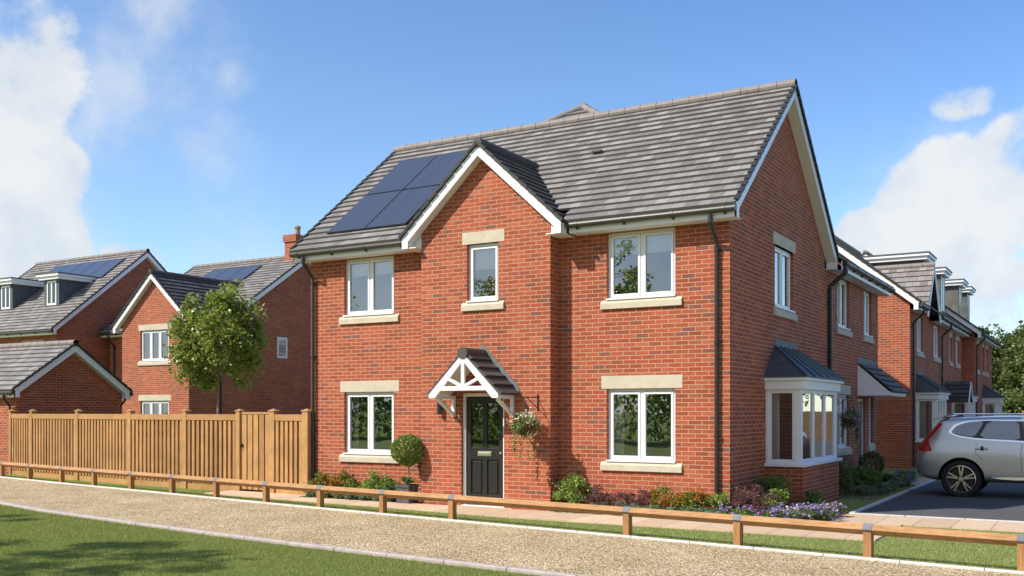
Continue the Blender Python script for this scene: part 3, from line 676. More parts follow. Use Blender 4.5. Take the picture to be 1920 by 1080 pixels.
def shell(par, x0, x1, y0, y1, ax, s, ez=4.95, ov=.31, vo=.21, holes={}, n=20, segs={}, ww=.21, gut=True, back=True, tile=TILE, rm=RIDGE, sides='lrfb', brk=.9, floor=-.05, end_white=True, rtrim=(0, 0), vsides='', inner=True, cut=None):
    zf = ez+.24
    FC = {'r': Face_('x', x1, 1), 'l': Face_('x', x0, -1), 'f': Face_('y', y0, 1), 'b': Face_('y', y1, -1)}
    R = {'r': (y0, y1), 'l': (y0, y1), 'f': (x0, x1), 'b': (x0, x1)}
    gab = 'lr' if ax == 'x' else 'fb'; eav = 'fb' if ax == 'x' else 'lr'
    a0, a1 = (y0, y1) if ax == 'x' else (x0, x1); ap = (a0+a1)/2; za = zf+s*(ap-a0+ov)
    mb = MB()
    for k in sides:
        wall(mb, FC[k], R[k][0], R[k][1], floor, ez+.012, holes.get(k, ()))
    for k in gab:
        if k in sides: mb.face([FC[k].P(a0, 0, ez+.012), FC[k].P(a1, 0, ez+.012), FC[k].P(a1, 0, zf+s*ov-.13), FC[k].P(ap, 0, za-.13), FC[k].P(a0, 0, zf+s*ov-.13)])
    mb.build('wall', BRICK, par, weld=False, fix=False)
    if inner:
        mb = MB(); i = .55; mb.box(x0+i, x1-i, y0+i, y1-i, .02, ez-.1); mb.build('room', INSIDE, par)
    rf = MB(); zp = lambda d: zf+.015+s*(d+ov); e = ov+.09
    p0, p1 = (x0-vo-.01, x1+vo+.01) if ax == 'x' else (y0-vo-.01, y1+vo+.01); p0 += rtrim[0]; p1 -= rtrim[1]
    Q = (lambda a, b, z: (a, b, z)) if ax == 'x' else (lambda a, b, z: (b, a, z))
    if cut:
        c0, c1 = cut; G_ = (ap-a0+e)/n; k = 2
        for u0, u1 in ((p0, c0), (c1, p1)): slope(rf, Q(u0, a0-e, zp(-e)), Q(u1, a0-e, zp(-e)), Q(u0, a0-e+k*G_, zp(-e+k*G_)), Q(u1, a0-e+k*G_, zp(-e+k*G_)), k)
        slope(rf, Q(p0, a0-e+k*G_, zp(-e+k*G_)), Q(p1, a0-e+k*G_, zp(-e+k*G_)), Q(p0, ap, zp(ap-a0)), Q(p1, ap, zp(ap-a0)), n-k)
    else: slope(rf, Q(p0, a0-e, zp(-e)), Q(p1, a0-e, zp(-e)), Q(p0, ap, zp(ap-a0)), Q(p1, ap, zp(ap-a0)), n)
    slope(rf, Q(p0, a1+e, zp(-e)), Q(p1, a1+e, zp(-e)), Q(p0, ap, zp(ap-a0)), Q(p1, ap, zp(ap-a0)), n)
    roof = rf.build('roof', tile, par, weld=False)
    for k in (vsides or gab):
        if k in sides: verge(par, FC[k], vo, a0-ov, ap, a1+ov, zf, za, ww, ez)
    for k in eav:
        if k not in sides: continue
        b0, b1 = (x0-vo, x1+vo) if ax == 'x' else (y0-vo, y1+vo); b0 += rtrim[0]; b1 -= rtrim[1]
        for (c0, c1) in segs.get(k, [(b0, b1)]): eaves(par, FC[k], c0, c1, ov, ez, ez+.2, gut=gut, gz=ez+.135, brk=brk)
    ridge(par, Q(p0-.02, ap, zp(ap-a0)+.07), Q(p1+.02, ap, zp(ap-a0)+.07), rm)
    return FC, roof, zp

# ------------------------------------------------------------------ the corner house
H = empty('brick_house', (-4.57, 3.25, 0), 'large red brick corner house with dark front door and white porch under its front gable', 'house')
GX0, GX1, GY = -6.019, -3.185, -.3375
wins_f = [(-8.23, -6.94, .925, 2.2), (-2.235, -.955, .925, 2.2), (-8.23, -6.94, 3.765, 4.95), (-2.235, -.955, 3.765, 4.95)]
side_w = [(2.62, 3.95, 3.765, 4.95)]
BAYH = (2.15, 4.70, .80, 2.2)
FC, ROOF, zp = shell(H, -9.14, 0, 0, 6.5, 'x', .80, cut=(GX0-.25, GX1+.25), holes={'f': [h for h in wins_f[:2]]+[(a, b, c, 4.95) for a, b, c, _ in wins_f[2:]], 'r': side_w+[BAYH]},
    segs={'f': [(-9.35, GX0-.29), (GX1+.36, .21)], 'b': [(-9.35, -6)]})
FF, FR = FC['f'], FC['r']
window(H, FF, *wins_f[0], curtain=.16); window(H, FF, *wins_f[1], curtain=.20)
window(H, FF, -8.23, -6.94, 3.765, 4.945, lintel=False, blind=.30); window(H, FF, -2.235, -.955, 3.765, 4.945, lintel=False, blind=.34)
window(H, FR, *side_w[0], curtain=.3)
# projecting front gable
FG = Face_('y', GY); mb = MB()
MW = (-4.965, -4.275, 3.845, 4.93); DH = (-5.095, -4.155, .0, 2.14)
wall(mb, FG, GX0, GX1, -.05, 5.0, [MW, DH], .10)
GA = (GX0+GX1)/2; GK = .91; GZ = 6.713
mb.face([FG.P(GX0, 0, 5.0), FG.P(GX1, 0, 5.0), FG.P(GX1, 0, GZ-.14-GK*(GX1-GA)), FG.P(GA, 0, GZ-.14), FG.P(GX0, 0, GZ-.14-GK*(GX1-GA))])
for X_, o in ((GX0, -1), (GX1, 1)):
    mb.face([(X_, GY, -.05), (X_, 0, -.05), (X_, 0, 5.2), (X_, GY, 5.2)])
mb.build('front_gable_wall', BRICK, H, weld=False, fix=False)
gov = .315
verge(H, FG, .205, GX0-gov, GA, GX1+gov, GZ-GK*(GA-GX0+gov), GZ, .20, 4.93, caps=True, toe=.14)
rf = MB(); ex = GX1-GA+gov+.02; zt = GZ+.012; ze = zt-GK*ex
for sgn in (-1, 1):
    slope(rf, (GA+sgn*ex, GY-.21, ze), (GA+sgn*ex, -.30, ze), (GA, GY-.21, zt), (GA, 1.66, zt), 12)
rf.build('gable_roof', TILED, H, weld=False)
ridge(H, (GA, GY-.225, zt+.055), (GA, 1.60, zt+.055), RIDGED, name='gable_ridge_tiles')
# side cheeks of the gable eaves
for X0_, X1_, X_ in ((GX0-gov, GX0, GX0-gov), (GX1, GX1+gov, GX1+gov-.02)):
    mb = MB(); zi_ = GZ-GK*(GX1-GA)-.225; zo_ = GZ-GK*(GX1-GA+gov)-.06; xo_, xi_ = (X0_, X1_) if X_ == X0_ else (X1_, X0_)
    mb.prism([(xo_+(xi_-xo_)*.06, GY+.012, 4.95), (xi_, GY+.012, 4.95), (xi_, GY+.012, zi_+.10), (xo_+(xi_-xo_)*.06, GY+.012, zo_-.02)], (0, .05, 0)); mb.box(X0_, X1_, GY-.18, -.0, 4.932, 4.95); mb.box(X_, X_+.02, GY-.17, -.31, 4.95, 5.12); mb.build('gable_soffit', SOFF, H)
window(H, FG, -4.965, -4.275, 3.845, 4.93, n=1, blind=.42)
# front door
dr = MB(); x0, x1 = DH[0], DH[1]; F = FG
for a, b, c, d in ((x0, x0+.055, 0, 2.14), (x1-.055, x1, 0, 2.14), (x0+.055, x1-.055, 2.08, 2.14)): F.box(dr, a, b, -.14, -.06, c, d)
D_ = MB(); dx0, dx1 = x0+.058, x1-.058; dz0, dz1 = .045, 2.075
# leaf with two glazed and two solid panels
st_, mid = .105, (dx0+dx1)/2
F.box(D_, dx0, dx0+st_, -.135, -.09, dz0, dz1); F.box(D_, dx1-st_, dx1, -.135, -.09, dz0, dz1); F.box(D_, mid-.05, mid+.05, -.135, -.09, dz0+.1, dz1-.1)
for c, d in ((dz0, dz0+.20), (.90, 1.12), (dz1-.13, dz1)): F.box(D_, dx0+st_, dx1-st_, -.135, -.091, c, d)
for a, b in ((dx0+st_, mid-.05), (mid+.05, dx1-st_)):
    F.box(D_, a+.035, b-.035, -.135, -.094, dz0+.235, .865); F.box(D_, a, b, -.135, -.115, dz0+.2, .9)
door = D_.build('door', DOORM, H, bevel=.006)
dr.build('door_frame', WHITE, door, bevel=.004)
mb = MB()
for a, b in ((dx0+st_, mid-.05), (mid+.05, dx1-st_)): mb.face([F.P(a, -.115, 1.12), F.P(b, -.115, 1.12), F.P(b, -.115, dz1-.13), F.P(a, -.115, dz1-.13)])
mb.build('door_glazing', GLASSD, door, fix=False)
mb = MB(); F.box(mb, mid-.15, mid+.15, -.09, -.075, .965, 1.055); F.box(mb, mid-.13, mid+.13, -.075, -.066, .98, 1.03); mb.build('letterbox', BRASS, door, bevel=.004)
mb = MB(); mb.cyl(F.P(dx1-.055, -.09, 1.03), F.P(dx1-.055, -.06, 1.03), .024, n=14); mb.build('door_lock', BRASS, door)
mb = MB(); F.box(mb, x0, x1, -.10, .0, .0, .045); mb.build('threshold', WHITE, door, bevel=.004)
# porch canopy
PXc = -4.605; PYf = -1.02; PW = .745; PZ0, PZ1 = 2.10, 2.85; pk = (PZ1-PZ0)/PW
porch = MB(); slope(porch, (PXc+PW+.03, PYf, PZ0+.0), (PXc+PW+.03, GY-.005, PZ0), (PXc, PYf, PZ1+.03), (PXc, GY-.005, PZ1+.03), 5, .05)
slope(porch, (PXc-PW-.03, PYf, PZ0), (PXc-PW-.03, GY-.005, PZ0), (PXc, PYf, PZ1+.03), (PXc, GY-.005, PZ1+.03), 5, .05)
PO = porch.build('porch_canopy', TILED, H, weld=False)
mb = MB(); mb.cyl((PXc, PYf-.03, PZ1+.0), (PXc, GY-.01, PZ1+.0), .105, n=20); mb.build('ridge_tile', RIDGED, PO)
tr = MB(); y0_ = PYf-.012; th_ = .07
def truss(y, tm):
    L_ = Vector((PXc-PW, y, PZ0-.03)); Rr = Vector((PXc+PW, y, PZ0-.03)); A = Vector((PXc, y, PZ1-.03)); w_ = .12
    v = Vector((0, 0, 0)); 
    for s in (-1, 1):
        P = [(PXc+s*PW, y, PZ0-.06), (PXc+s*PW, y, PZ0+.01), (PXc, y, PZ1-.0), (PXc, y, PZ1-.135), (PXc+s*(PW-.13), y, PZ0-.06)]
        tm.prism(P, (0, th_*.6, 0))
        a = Vector((PXc+s*.02, y+.03, PZ0+.15)); b = Vector((PXc+s*PW*.50, y+.03, PZ0+(PZ1-PZ0)*.50-.06)); tm.bar(a, b, .055, .065, (0, 1, 0))
    tm.box(PXc-PW*.80, PXc+PW*.80, y+.002, y+th_*.55, PZ0+.075, PZ0+.155)
    tm.box(PXc-.035, PXc+.035, y-.002, y+th_*.62, PZ0+.14, PZ1-.10)
truss(y0_, tr)
for s in (-1, 1):
    tr.box(PXc+s*(PW-.10)-.03, PXc+s*(PW-.10)+.03, PYf+.06, GY, PZ0-.07, PZ0-.01)
tr.build('porch_truss', WHITE, PO, bevel=.003)
mb = MB()
for s in (-1, 1):
    x_ = PXc+s*(PW-.10)
    mb.face([(PXc+s*(PW-.0), PYf+.04, PZ0-.01), (PXc+s*(PW-.0), GY, PZ0-.01), (PXc, GY, PZ1-.03), (PXc, PYf+.04, PZ1-.03)])
mb.build('porch_soffit', SOFF, PO, fix=False)
for s in (-1, 1):
    x_ = PXc+s*(PW-.10); b = MB()
    b.box(x_-.03, x_+.03, GY-.06, GY-.002, 1.70, PZ0-.07)
    b.bar((x_, GY-.04, 1.74), (x_, PYf+.14, PZ0-.08), .055, .06, (1, 0, 0)); b.build('gallows_bracket', WHITE, PO, bevel=.003)
mb = MB()
for s in (-1, 1): mb.bar((PXc+s*(PW+.05), GY-.008, PZ0+.06), (PXc, GY-.008, PZ1+.17), .012, .13, (0, 1, 0)) if False else mb.prism([(PXc+s*(PW+.04), GY-.012, PZ0+.02), (PXc+s*(PW+.04), GY-.012, PZ0+.13), (PXc, GY-.012, PZ1+.20), (PXc, GY-.012, PZ1+.05)], (0, .010, 0))
mb.build('lead_flashing', LEADL, PO)
# wall lamp by the door
mb = MB(); mb.cyl((-5.545, GY-.075, 1.745), (-5.545, GY-.075, 2.02), .045, n=18); mb.box(-5.57, -5.52, GY-.05, GY, 1.84, 1.92); mb.cyl((-5.545, GY-.075, 2.02), (-5.545, GY-.075, 2.028), .05, n=18)
mb.build('wall_lamp', BLACK, H)
downpipe(H, FF, -.205, .31, 5.02); downpipe(H, FF, -9.03, .31, 5.02)
downpipe(H, FR, 6.79, .33, 5.02, r=.05)
# solar panels on the roof plane
def solar(par, x, y, w_, l_, z0, s, x_off=0, lift=.06):
    """one panel; (x, y) its lower left corner, the plane z=z0+s*y"""
    c = 1/math.sqrt(1+s*s); dy = l_*c; nn = Vector((0, -s*c, c)); mb = MB(); fr = MB()
    P = [Vector((x, y, z0+s*y)), Vector((x+w_, y, z0+s*y)), Vector((x+w_, y+dy, z0+s*(y+dy))), Vector((x, y+dy, z0+s*(y+dy)))]
    fr.prism([p+nn*.02 for p in P], nn*(lift-.021))
    i = .012; dx = Vector((i, 0, 0)); ds = Vector((0, i*c, i*c*s))
    T = [P[0]+dx+ds, P[1]-dx+ds, P[2]-dx-ds, P[3]+dx-ds]
    mb.face([p+nn*(lift+.001) for p in T], [(0, 0), (w_, 0), (w_, l_), (0, l_)])
    o = fr.build('solar_panel', BLACK, par); mb.build('solar_cells', SOLAR, o, fix=False); return o
zc = zp(0)
for i in range(2):
    for j in range(2): solar(H, -8.70+i*1.04, .02+j*1.30, 1.02, 1.63, zc+.03, .8)
mb = MB(); s_ = .8; y_ = 1.74; x_ = -3.27; z_ = zc+.8*y_+.05
mb.box(x_-.10, x_+.10, y_-.04, y_+.05, z_+.01, z_+.045); mb.build('roof_vent', RIDGED, H)
# bay window on the side wall
BY0, BY1, BD = 2.0, 4.85, .675
FB = Face_('x', BD)
mb = MB(); mb.face([(0, BY0, -.05), (BD, BY0, -.05), (BD, BY0, .80), (0, BY0, .80)]); mb.face([(BD, BY0, -.05), (BD, BY1, -.05), (BD, BY1, .80), (BD, BY0, .80)]); mb.face([(0, BY1, -.05), (BD, BY1, -.05), (BD, BY1, .80), (0, BY1, .80)])
mb.face([(0, BY0, .80), (BD, BY0, .80), (BD, BY1, .80), (0, BY1, .80)])
BAY = mb.build('bay_window', BRICK, H, weld=False, fix=False)
mb = MB(); mb.box(-.0, BD+.06, BY0-.06, BY1+.06, .80, .86); mb.build('bay_sill', WHITE, BAY, bevel=.01)
def bay_frames(par, x0, x1, y0, y1, z0, z1, n_front=3):
    mb = MB(); t = .07; p = .11
    for (x, y) in ((x1-p, y0), (x1-p, y1-p)): mb.box(x, x+p, y, y+p, z0, z1)
    mb.box(x0, x0+.05, y0, y0+t, z0, z1); mb.box(x0, x0+.05, y1-t, y1, z0, z1)
    G = MB()
    def pane_strip(F, a0, a1, n):
        w_ = (a1-a0)/n
        for i in range(n):
            u0, u1 = a0+w_*i, a0+w_*(i+1); s = .055
            F.box(mb, u0, u1, -.07, -.012, z0, z0+.07); F.box(mb, u0, u1, -.07, -.012, z1-.09, z1)
            F.box(mb, u0, u0+s, -.07, -.012, z0+.07, z1-.09); F.box(mb, u1-s, u1, -.07, -.012, z0+.07, z1-.09)
            G.face([F.P(u0+s, -.04, z0+.07), F.P(u1-s, -.04, z0+.07), F.P(u1-s, -.04, z1-.09), F.P(u0+s, -.04, z1-.09)])
    pane_strip(Face_('y', y0), x0+.05, x1-p, 1); pane_strip(Face_('y', y1, -1), x0+.05, x1-p, 1); pane_strip(Face_('x', x1), y0+p, y1-p, n_front)
    o = mb.build('bay_frame', WHITE, par, bevel=.004); G.build('bay_pane', GLASS, par, fix=False); return o
bay_frames(BAY, 0, BD-.03, BY0+.03, BY1-.03, .86, 2.22)
mb = MB(); mb.box(0, BD+.03, BY0-.03, BY1+.03, 2.20, 2.36); mb.box(0, BD+.085, BY0-.085, BY1+.085, 2.36, 2.43); mb.build('bay_fascia', WHITE, BAY, bevel=.006)
def bay_roof(par, x0, D, y0, y1, z0, z1, t0, t1, m=LEAD):
    mb = MB(); A, B, C, E = (x0, y0, z0), (x0+D, y0, z0), (x0+D, y1, z0), (x0, y1, z0); T, U = (x0, t0, z1), (x0, t1, z1)
    mb.face([A, B, T]); mb.face([B, C, U, T]); mb.face([C, E, U]); mb.face([(x0, y0, z0-.02), (x0+D, y0, z0-.02), B, A]); mb.face([(x0+D, y0, z0-.02), (x0+D, y1, z0-.02), C, B])
    Bv, Cv, Tv, Uv = map(Vector, (B, C, T, U))
    for i in range(0, 6):
        f = i/5; a = Bv.lerp(Cv, f); b = Tv.lerp(Uv, f); mb.bar(a+Vector((0, 0, .012)), b+Vector((0, 0, .012)), .035, .03)
    o = mb.build('bay_roof', m, par)
    mb = MB(); mb.box(x0-.0, x0+.012, t0-.05, t1+.05, z1-.03, z1+.13); mb.build('flashing', LEAD, par); return o
bay_roof(BAY, 0, BD+.10, BY0-.10, BY1+.10, 2.43, 3.03, 2.62, 4.1)
mb = MB()
for k in range(8): mb.face([(.10+.02*(k % 2), 2.16+.05*k, .87), (.10+.02*((k+1) % 2), 2.21+.05*k, .87), (.10+.02*((k+1) % 2), 2.21+.05*k, 2.2), (.10+.02*(k % 2), 2.16+.05*k, 2.2)])
mb.build('curtain', CURT, BAY, fix=False)

# ------------------------------------------------------------------ attached house behind (its roof rises above the corner house)
A = empty('brick_house', (-4.57, 9.6, 0), 'brick house joined to the back of the corner house, with lean-to door canopy', 'house')
mb = MB(); FA = Face_('x', 0.0)
HA = [(7.75, 9.0, 3.765, 4.95), (10.7, 11.7, 3.765, 4.95), (7.75, 9.0, .925, 2.2), (11.35, 11.9, .925, 2.2), (9.95, 10.85, 0, 2.12)]
wall(mb, FA, 6.5, 12.54, -.05, 4.965, HA)
wall(mb, Face_('y', 12.54, -1), -9.14, 0, -.05, 4.965); wall(mb, Face_('x', -9.14, -1), 6.5, 12.54, -.05, 4.965)
mb.face([(-9.14, 12.54, 4.965), (0, 12.54, 4.965), (0, 12.54, 5.15), (-4.57, 12.54, 8.5), (-9.14, 12.54, 5.15)])
mb.build('wall', BRICK, A, weld=False, fix=False)
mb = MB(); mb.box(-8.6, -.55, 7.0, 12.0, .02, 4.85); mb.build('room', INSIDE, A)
rf = MB(); rz = 8.58; XR = -4.66
for sg in (-1, 1):
    X = lambda d: XR+sg*d
    slope(rf, (-4.57+sg*4.93, 6.86, 5.15), (-4.57+sg*4.93, 12.75, 5.15), (X(.78), 3.27, 8.07), (X(.78), 12.75, 8.07), 16)
    slope(rf, (X(.78), 3.27, 8.07), (X(.78), 12.75, 8.07), (X(0), 3.92, rz), (X(0), 12.75, rz), 4)
slope(rf, (XR-.78, 3.27, 8.07), (XR+.78, 3.27, 8.07), (XR, 3.92, rz), (XR, 3.92, rz), 4)
rf.build('roof', TILE, A, weld=False)
ridge(A, (XR, 3.88, rz+.03), (XR, 12.75, rz+.03), RIDGE)
for sg in (-1, 1): ridge(A, (XR+sg*.80, 3.22, 8.10), (XR, 3.90, rz+.03), RIDGE, r=.075, name='hip_tiles')
eaves(A, FA, 6.82, 12.72, .31, 4.95, 5.15, gz=5.10, gm=BLACK, brk=.95)
verge(A, Face_('y', 12.54, -1), .2, -9.45, -4.57, .31, 5.16, 8.70, .2, 4.95, caps=False)
for h in HA[:2]: window(A, FA, *h, lintel=False, blind=.0)
window(A, FA, *HA[2], blind=0, curtain=.2); window(A, FA, *HA[3], n=1)
mb = MB(); FA.box(mb, 9.95, 10.01, -.12, -.05, 0, 2.12); FA.box(mb, 10.79, 10.85, -.12, -.05, 0, 2.12); FA.box(mb, 10.01, 10.79, -.12, -.05, 2.06, 2.12)
d_ = MB(); FA.box(d_, 10.01, 10.79, -.12, -.075, .04, 2.06); FA.box(d_, 10.1, 10.36, -.075, -.068, .2, .9); FA.box(d_, 10.44, 10.7, -.075, -.068, .2, .9); FA.box(d_, 10.1, 10.36, -.075, -.068, 1.1, 1.95); FA.box(d_, 10.44, 10.7, -.075, -.068, 1.1, 1.95)
dd = d_.build('door', DOORM, A); mb.build('door_frame', WHITE, dd)
# lean-to canopy
cp = MB(); slope(cp, (.86, 9.90, 2.27), (.86, 12.15, 2.27), (0, 9.90, 3.02), (0, 12.15, 3.02), 5, .05); cn = cp.build('door_canopy', TILED, A, weld=False)
mb = MB()
for y_ in (9.93, 12.08): mb.prism([(0, y_, 2.20), (.78, y_, 2.20), (.78, y_, 2.27), (0, y_, 2.98)], (0, .04, 0))
mb.box(.76, .80, 9.97, 12.08, 2.20, 2.30); mb.box(0, .78, 9.96, 12.09, 2.185, 2.20); mb.build('canopy_cheek', WHITE, cn)
mb = MB(); mb.box(0, .012, 9.88, 12.17, 3.0, 3.14); mb.build('lead_flashing', LEAD, cn)
mb = MB(); mb.cyl((.05, 9.72, 1.12), (.05, 9.72, 1.40), .04, n=14); mb.build('wall_light', BLACK, A)

# ------------------------------------------------------------------ the row of houses further back on the right
def bay(par, xw, y0, y1, D=.68, wallm=BRICK):
    m = MB(); m.face([(xw, y0, -.05), (xw+D, y0, -.05), (xw+D, y0, .80), (xw, y0, .80)]); m.face([(xw+D, y0, -.05), (xw+D, y1, -.05), (xw+D, y1, .80), (xw+D, y0, .80)]); m.face([(xw, y1, -.05), (xw+D, y1, -.05), (xw+D, y1, .80), (xw, y1, .80)])
    b = m.build('bay_window', wallm, par, weld=False, fix=False)
    m = MB(); m.box(xw, xw+D+.06, y0-.06, y1+.06, .80, .86); m.build('bay_sill', WHITE, b)
    bay_frames(b, xw, xw+D-.03, y0+.03, y1-.03, .86, 2.22)
    m = MB(); m.box(xw, xw+D+.03, y0-.03, y1+.03, 2.20, 2.36); m.box(xw, xw+D+.085, y0-.085, y1+.085, 2.36, 2.43); m.build('bay_fascia', WHITE, b)
    bay_roof(b, xw, D+.10, y0-.10, y1+.10, 2.43, 3.0, y0+.3, y1-.6)
    m = MB(); F_ = Face_('y', y0+.03)
    F_.box(m, xw+.08, xw+.30, -.12, -.10, .87, 2.2); m.build('curtain', CURT, b)
def dormer(par, FD, a0, a1, front, back, z0, z1, side=1):
    """flat-roofed dormer; FD maps (a, d, z); front/back are d values"""
    m = MB(); FD.box(m, a0, a1, back, front, z0-.5, z1)
    FD.box(m, a0, a0+.16, front, front+.02, z0, z1); FD.box(m, a1-.16, a1, front, front+.02, z0, z1)
    o = m.build('dormer', RENDERL if side else RENDERG, par)
    m = MB(); b0, b1 = a0+.18, a1-.18; m_ = (b0+b1)/2
    for p in ((b0, b0+.06), (b1-.06, b1), (m_-.04, m_+.04)): FD.box(m, p[0], p[1], front+.005, front+.03, z0+.12, z1-.08)
    FD.box(m, b0, b1, front+.004, front+.031, z0+.08, z0+.16); FD.box(m, b0, b1, front+.004, front+.031, z1-.12, z1-.05); m.build('dormer_frame', WHITE, o)
    m = MB(); m.face([FD.P(b0, front+.012, z0+.12), FD.P(b1, front+.012, z0+.12), FD.P(b1, front+.012, z1-.08), FD.P(b0, front+.012, z1-.08)]); m.build('dormer_pane', GLASSD, o, fix=False)
    m = MB(); FD.box(m, a0-.18, a1+.18, back, front+.18, z1, z1+.13); FD.box(m, a0-.26, a1+.26, back, front+.26, z1+.13, z1+.22); m.build('dormer_fascia', WHITE, o)
    m = MB(); FD.box(m, a0-.28, a1+.28, back, front+.28, z1+.22, z1+.27); m.build('dormer_roof', RENDERG, o)
    return o
def gablet(par, xw, yc, hw, zf, za, xback, tile=TILE, D=.33):
    k = (za-zf)/hw; rf = MB()
    for sg in (-1, 1):
        slope(rf, (xw+D+.02, yc+sg*hw, zf), (xw+.0, yc+sg*hw, zf), (xw+D+.02, yc, za), (xback, yc, za), 8)
    o = rf.build('gablet_roof', tile, par, weld=False)
    m = MB(); m.face([(xw+.001, yc-hw+.1, zf-.2), (xw+.001, yc+hw-.1, zf-.2), (xw+.001, yc, za-.15)]); m.build('gablet_wall', BRICK, o, fix=False)
    m = MB()
    for sg in (-1, 1): m.prism([(xw+D, yc+sg*hw, zf-.28), (xw+D, yc+sg*hw, zf), (xw+D, yc, za), (xw+D, yc, za-.24), (xw+D, yc+sg*(hw-.25), zf-.28)], (.02, 0, 0))
    m.build('gablet_bargeboard', SOFF, o)
    ridge(o, (xw+D+.02, yc, za+.06), (xback, yc, za+.06), RIDGE)
B2 = empty('brick_house', (-4.5, 24, 0), 'long brick house with sunlit end wall, nearest in the far row behind the car', 'house')
F2 = Face_('x', .06)
h2 = [(18.75, 20.0, 3.765, 4.95), (22.5, 24.0, 3.765, 4.95), (26.8, 27.5, 3.765, 4.75), (28.8, 29.8, 3.765, 4.75), (24.9, 25.8, 0, 2.1)]
shell(B2, -8.6, .06, 17.4, 30.8, 'y', .80, ez=4.98, vo=.25, holes={'r': h2}, n=16, sides='lrfb', brk=1.2, segs={'r': [(17.15, 18.6), (21.8, 31.0)]})
for h in h2[:2]: window(B2, F2, *h, lintel=False, small=True)
window(B2, F2, *h2[2], n=1, small=True); window(B2, F2, *h2[3], small=True)
mb = MB(); F2.box(mb, 24.95, 25.75, -.1, -.06, 0, 2.05); mb.build('door', DOORM, B2)
gablet(B2, .06, 20.2, 1.55, 5.16, 6.72, -1.9)
downpipe(B2, F2, 17.75, .31, 5.05); downpipe(B2, F2, 24.35, .31, 5.05)
bay(B2, .06, 18.5, 20.75)
bay(B2, .06, 27.4, 29.6)
dormer(B2, F2, 23.75, 25.15, -.56, -3.4, 5.75, 7.45); dormer(B2, F2, 28.35, 29.75, -.56, -3.4, 5.75, 7.45)
cp = MB()
for sg in (-1, 1): slope(cp, (.95, 25.5+sg*.8, 2.15), (.06, 25.5+sg*.8, 2.15), (.95, 25.5, 2.95), (.06, 25.5, 2.95), 5, .05)
cn = cp.build('porch_canopy', TILED, B2, weld=False)
mb = MB()
for sg in (-1, 1): mb.prism([(.96, 25.5+sg*.8, 2.05), (.96, 25.5+sg*.8, 2.15), (.96, 25.5, 2.93), (.96, 25.5, 2.78), (.96, 25.5+sg*.65, 2.05)], (.03, 0, 0))
mb.build('porch_truss', WHITE, cn)
B3 = empty('brick_house', (-4.2, 35, 0), 'furthest brick house in the far row, beside the tall green trees', 'house')
F3 = Face_('x', .54); h3 = [(31.9, 32.8, 3.6, 4.75), (34.3, 34.9, 3.6, 4.75), (35.8, 36.6, 3.6, 4.75)]
shell(B3, -8.4, .54, 30.95, 38.6, 'y', .78, ez=4.95, vo=.25, holes={'r': h3}, n=14, brk=1.2)
for h in h3: window(B3, F3, *h, n=1, small=True)
downpipe(B3, F3, 31.25, .31, 5.05); bay(B3, .54, 34.2, 36.2)
dormer(B3, F3, 33.1, 34.4, -.9, -3.4, 5.9, 7.5); dormer(B3, F3, 36.2, 37.5, -.9, -3.4, 5.9, 7.5)

# ------------------------------------------------------------------ houses on the left
L1 = empty('brick_house', (-27.8, 15, 0), 'brick house with sunlit front gable behind the young street tree', 'house')
FL = Face_('y', 11.9); FW = Face_('y', 10.3); FS = Face_('x', -24.6)
hl = [(-29.95, -28.7, 3.765, 4.95)]; hs = [(15.0, 15.65, 4.05, 4.95)]
fc, _, zpl = shell(L1, -31.3, -24.6, 11.9, 21.5, 'x', .655, holes={'f': hl, 'r': hs}, n=24, segs={'f': [(-31.5, -28.5)]}, brk=.9)
window(L1, FL, *hl[0], lintel=False, blind=.3); window(L1, FS, *hs[0], n=1, lintel=False, sill=False, blind=.3, rec=.02)
hw_ = [(-27.36, -25.72, 3.765, 4.98), (-27.36, -25.72, .925, 2.22)]
mb = MB(); wall(mb, FW, -28.44, -24.6, -.05, 5.0, hw_)
mb.face([FW.P(-28.44, 0, 5.0), FW.P(-24.6, 0, 5.0), FW.P(-24.6, 0, 5.35), FW.P(-26.52, 0, 7.05), FW.P(-28.44, 0, 5.35)])
wall(mb, FS, 10.3, 11.9, -.05, 5.2); wall(mb, Face_('x', -28.44, -1), 10.3, 11.9, -.05, 5.2); mb.build('wing_wall', BRICK, L1, weld=False, fix=False)
for h in hw_: window(L1, FW, *h, n=3)
verge(L1, FW, .2, -28.75, -26.52, -24.29, 5.18, 7.19, .22, 4.93, toe=.14)
rf = MB()
for sg in (-1, 1): slope(rf, (-26.52+sg*2.28, 10.08, 5.15), (-26.52+sg*2.28, 12.0, 5.15), (-26.52, 10.08, 7.2), (-26.52, 15.2, 7.2), 13)
rf.build('wing_roof', TILED, L1, weld=False); ridge(L1, (-26.52, 10.06, 7.26), (-26.52, 15.2, 7.26), RIDGED, name='wing_ridge_tiles')
eaves(L1, FS, 10.1, 11.7, .31, 4.95, 5.12, gz=5.06, gm=BLACK)
downpipe(L1, FL, -30.95, .31, 5.02); downpipe(L1, FS, 11.85, .31, 5.0)
for i in range(3): solar(L1, -29.6+i*1.03, 15.0, 1.01, 1.3, zpl(0)-.655*11.9+.03, .655)
ch = MB(); ch.box(-25.5, -24.85, 16.4, 17.05, 8.0, 9.2); ch.box(-25.56, -24.79, 16.34, 17.11, 9.2, 9.5); ch.build('chimney', BRICK, L1, weld=False)
mb = MB(); mb.cyl((-25.05, 16.72, 9.5), (-25.05, 16.72, 9.88), .13, .11, 14); mb.cyl((-25.05, 16.72, 9.80), (-25.05, 16.72, 9.90), .145, .145, 14); mb.build('chimney_pot', m_plain('clay_pot', (.35, .26, .20), .8, .2), L1)
L2 = empty('brick_house', (-35.5, 14, 0), 'tall brick house with two flat-roofed roof dormers at the left edge', 'house')
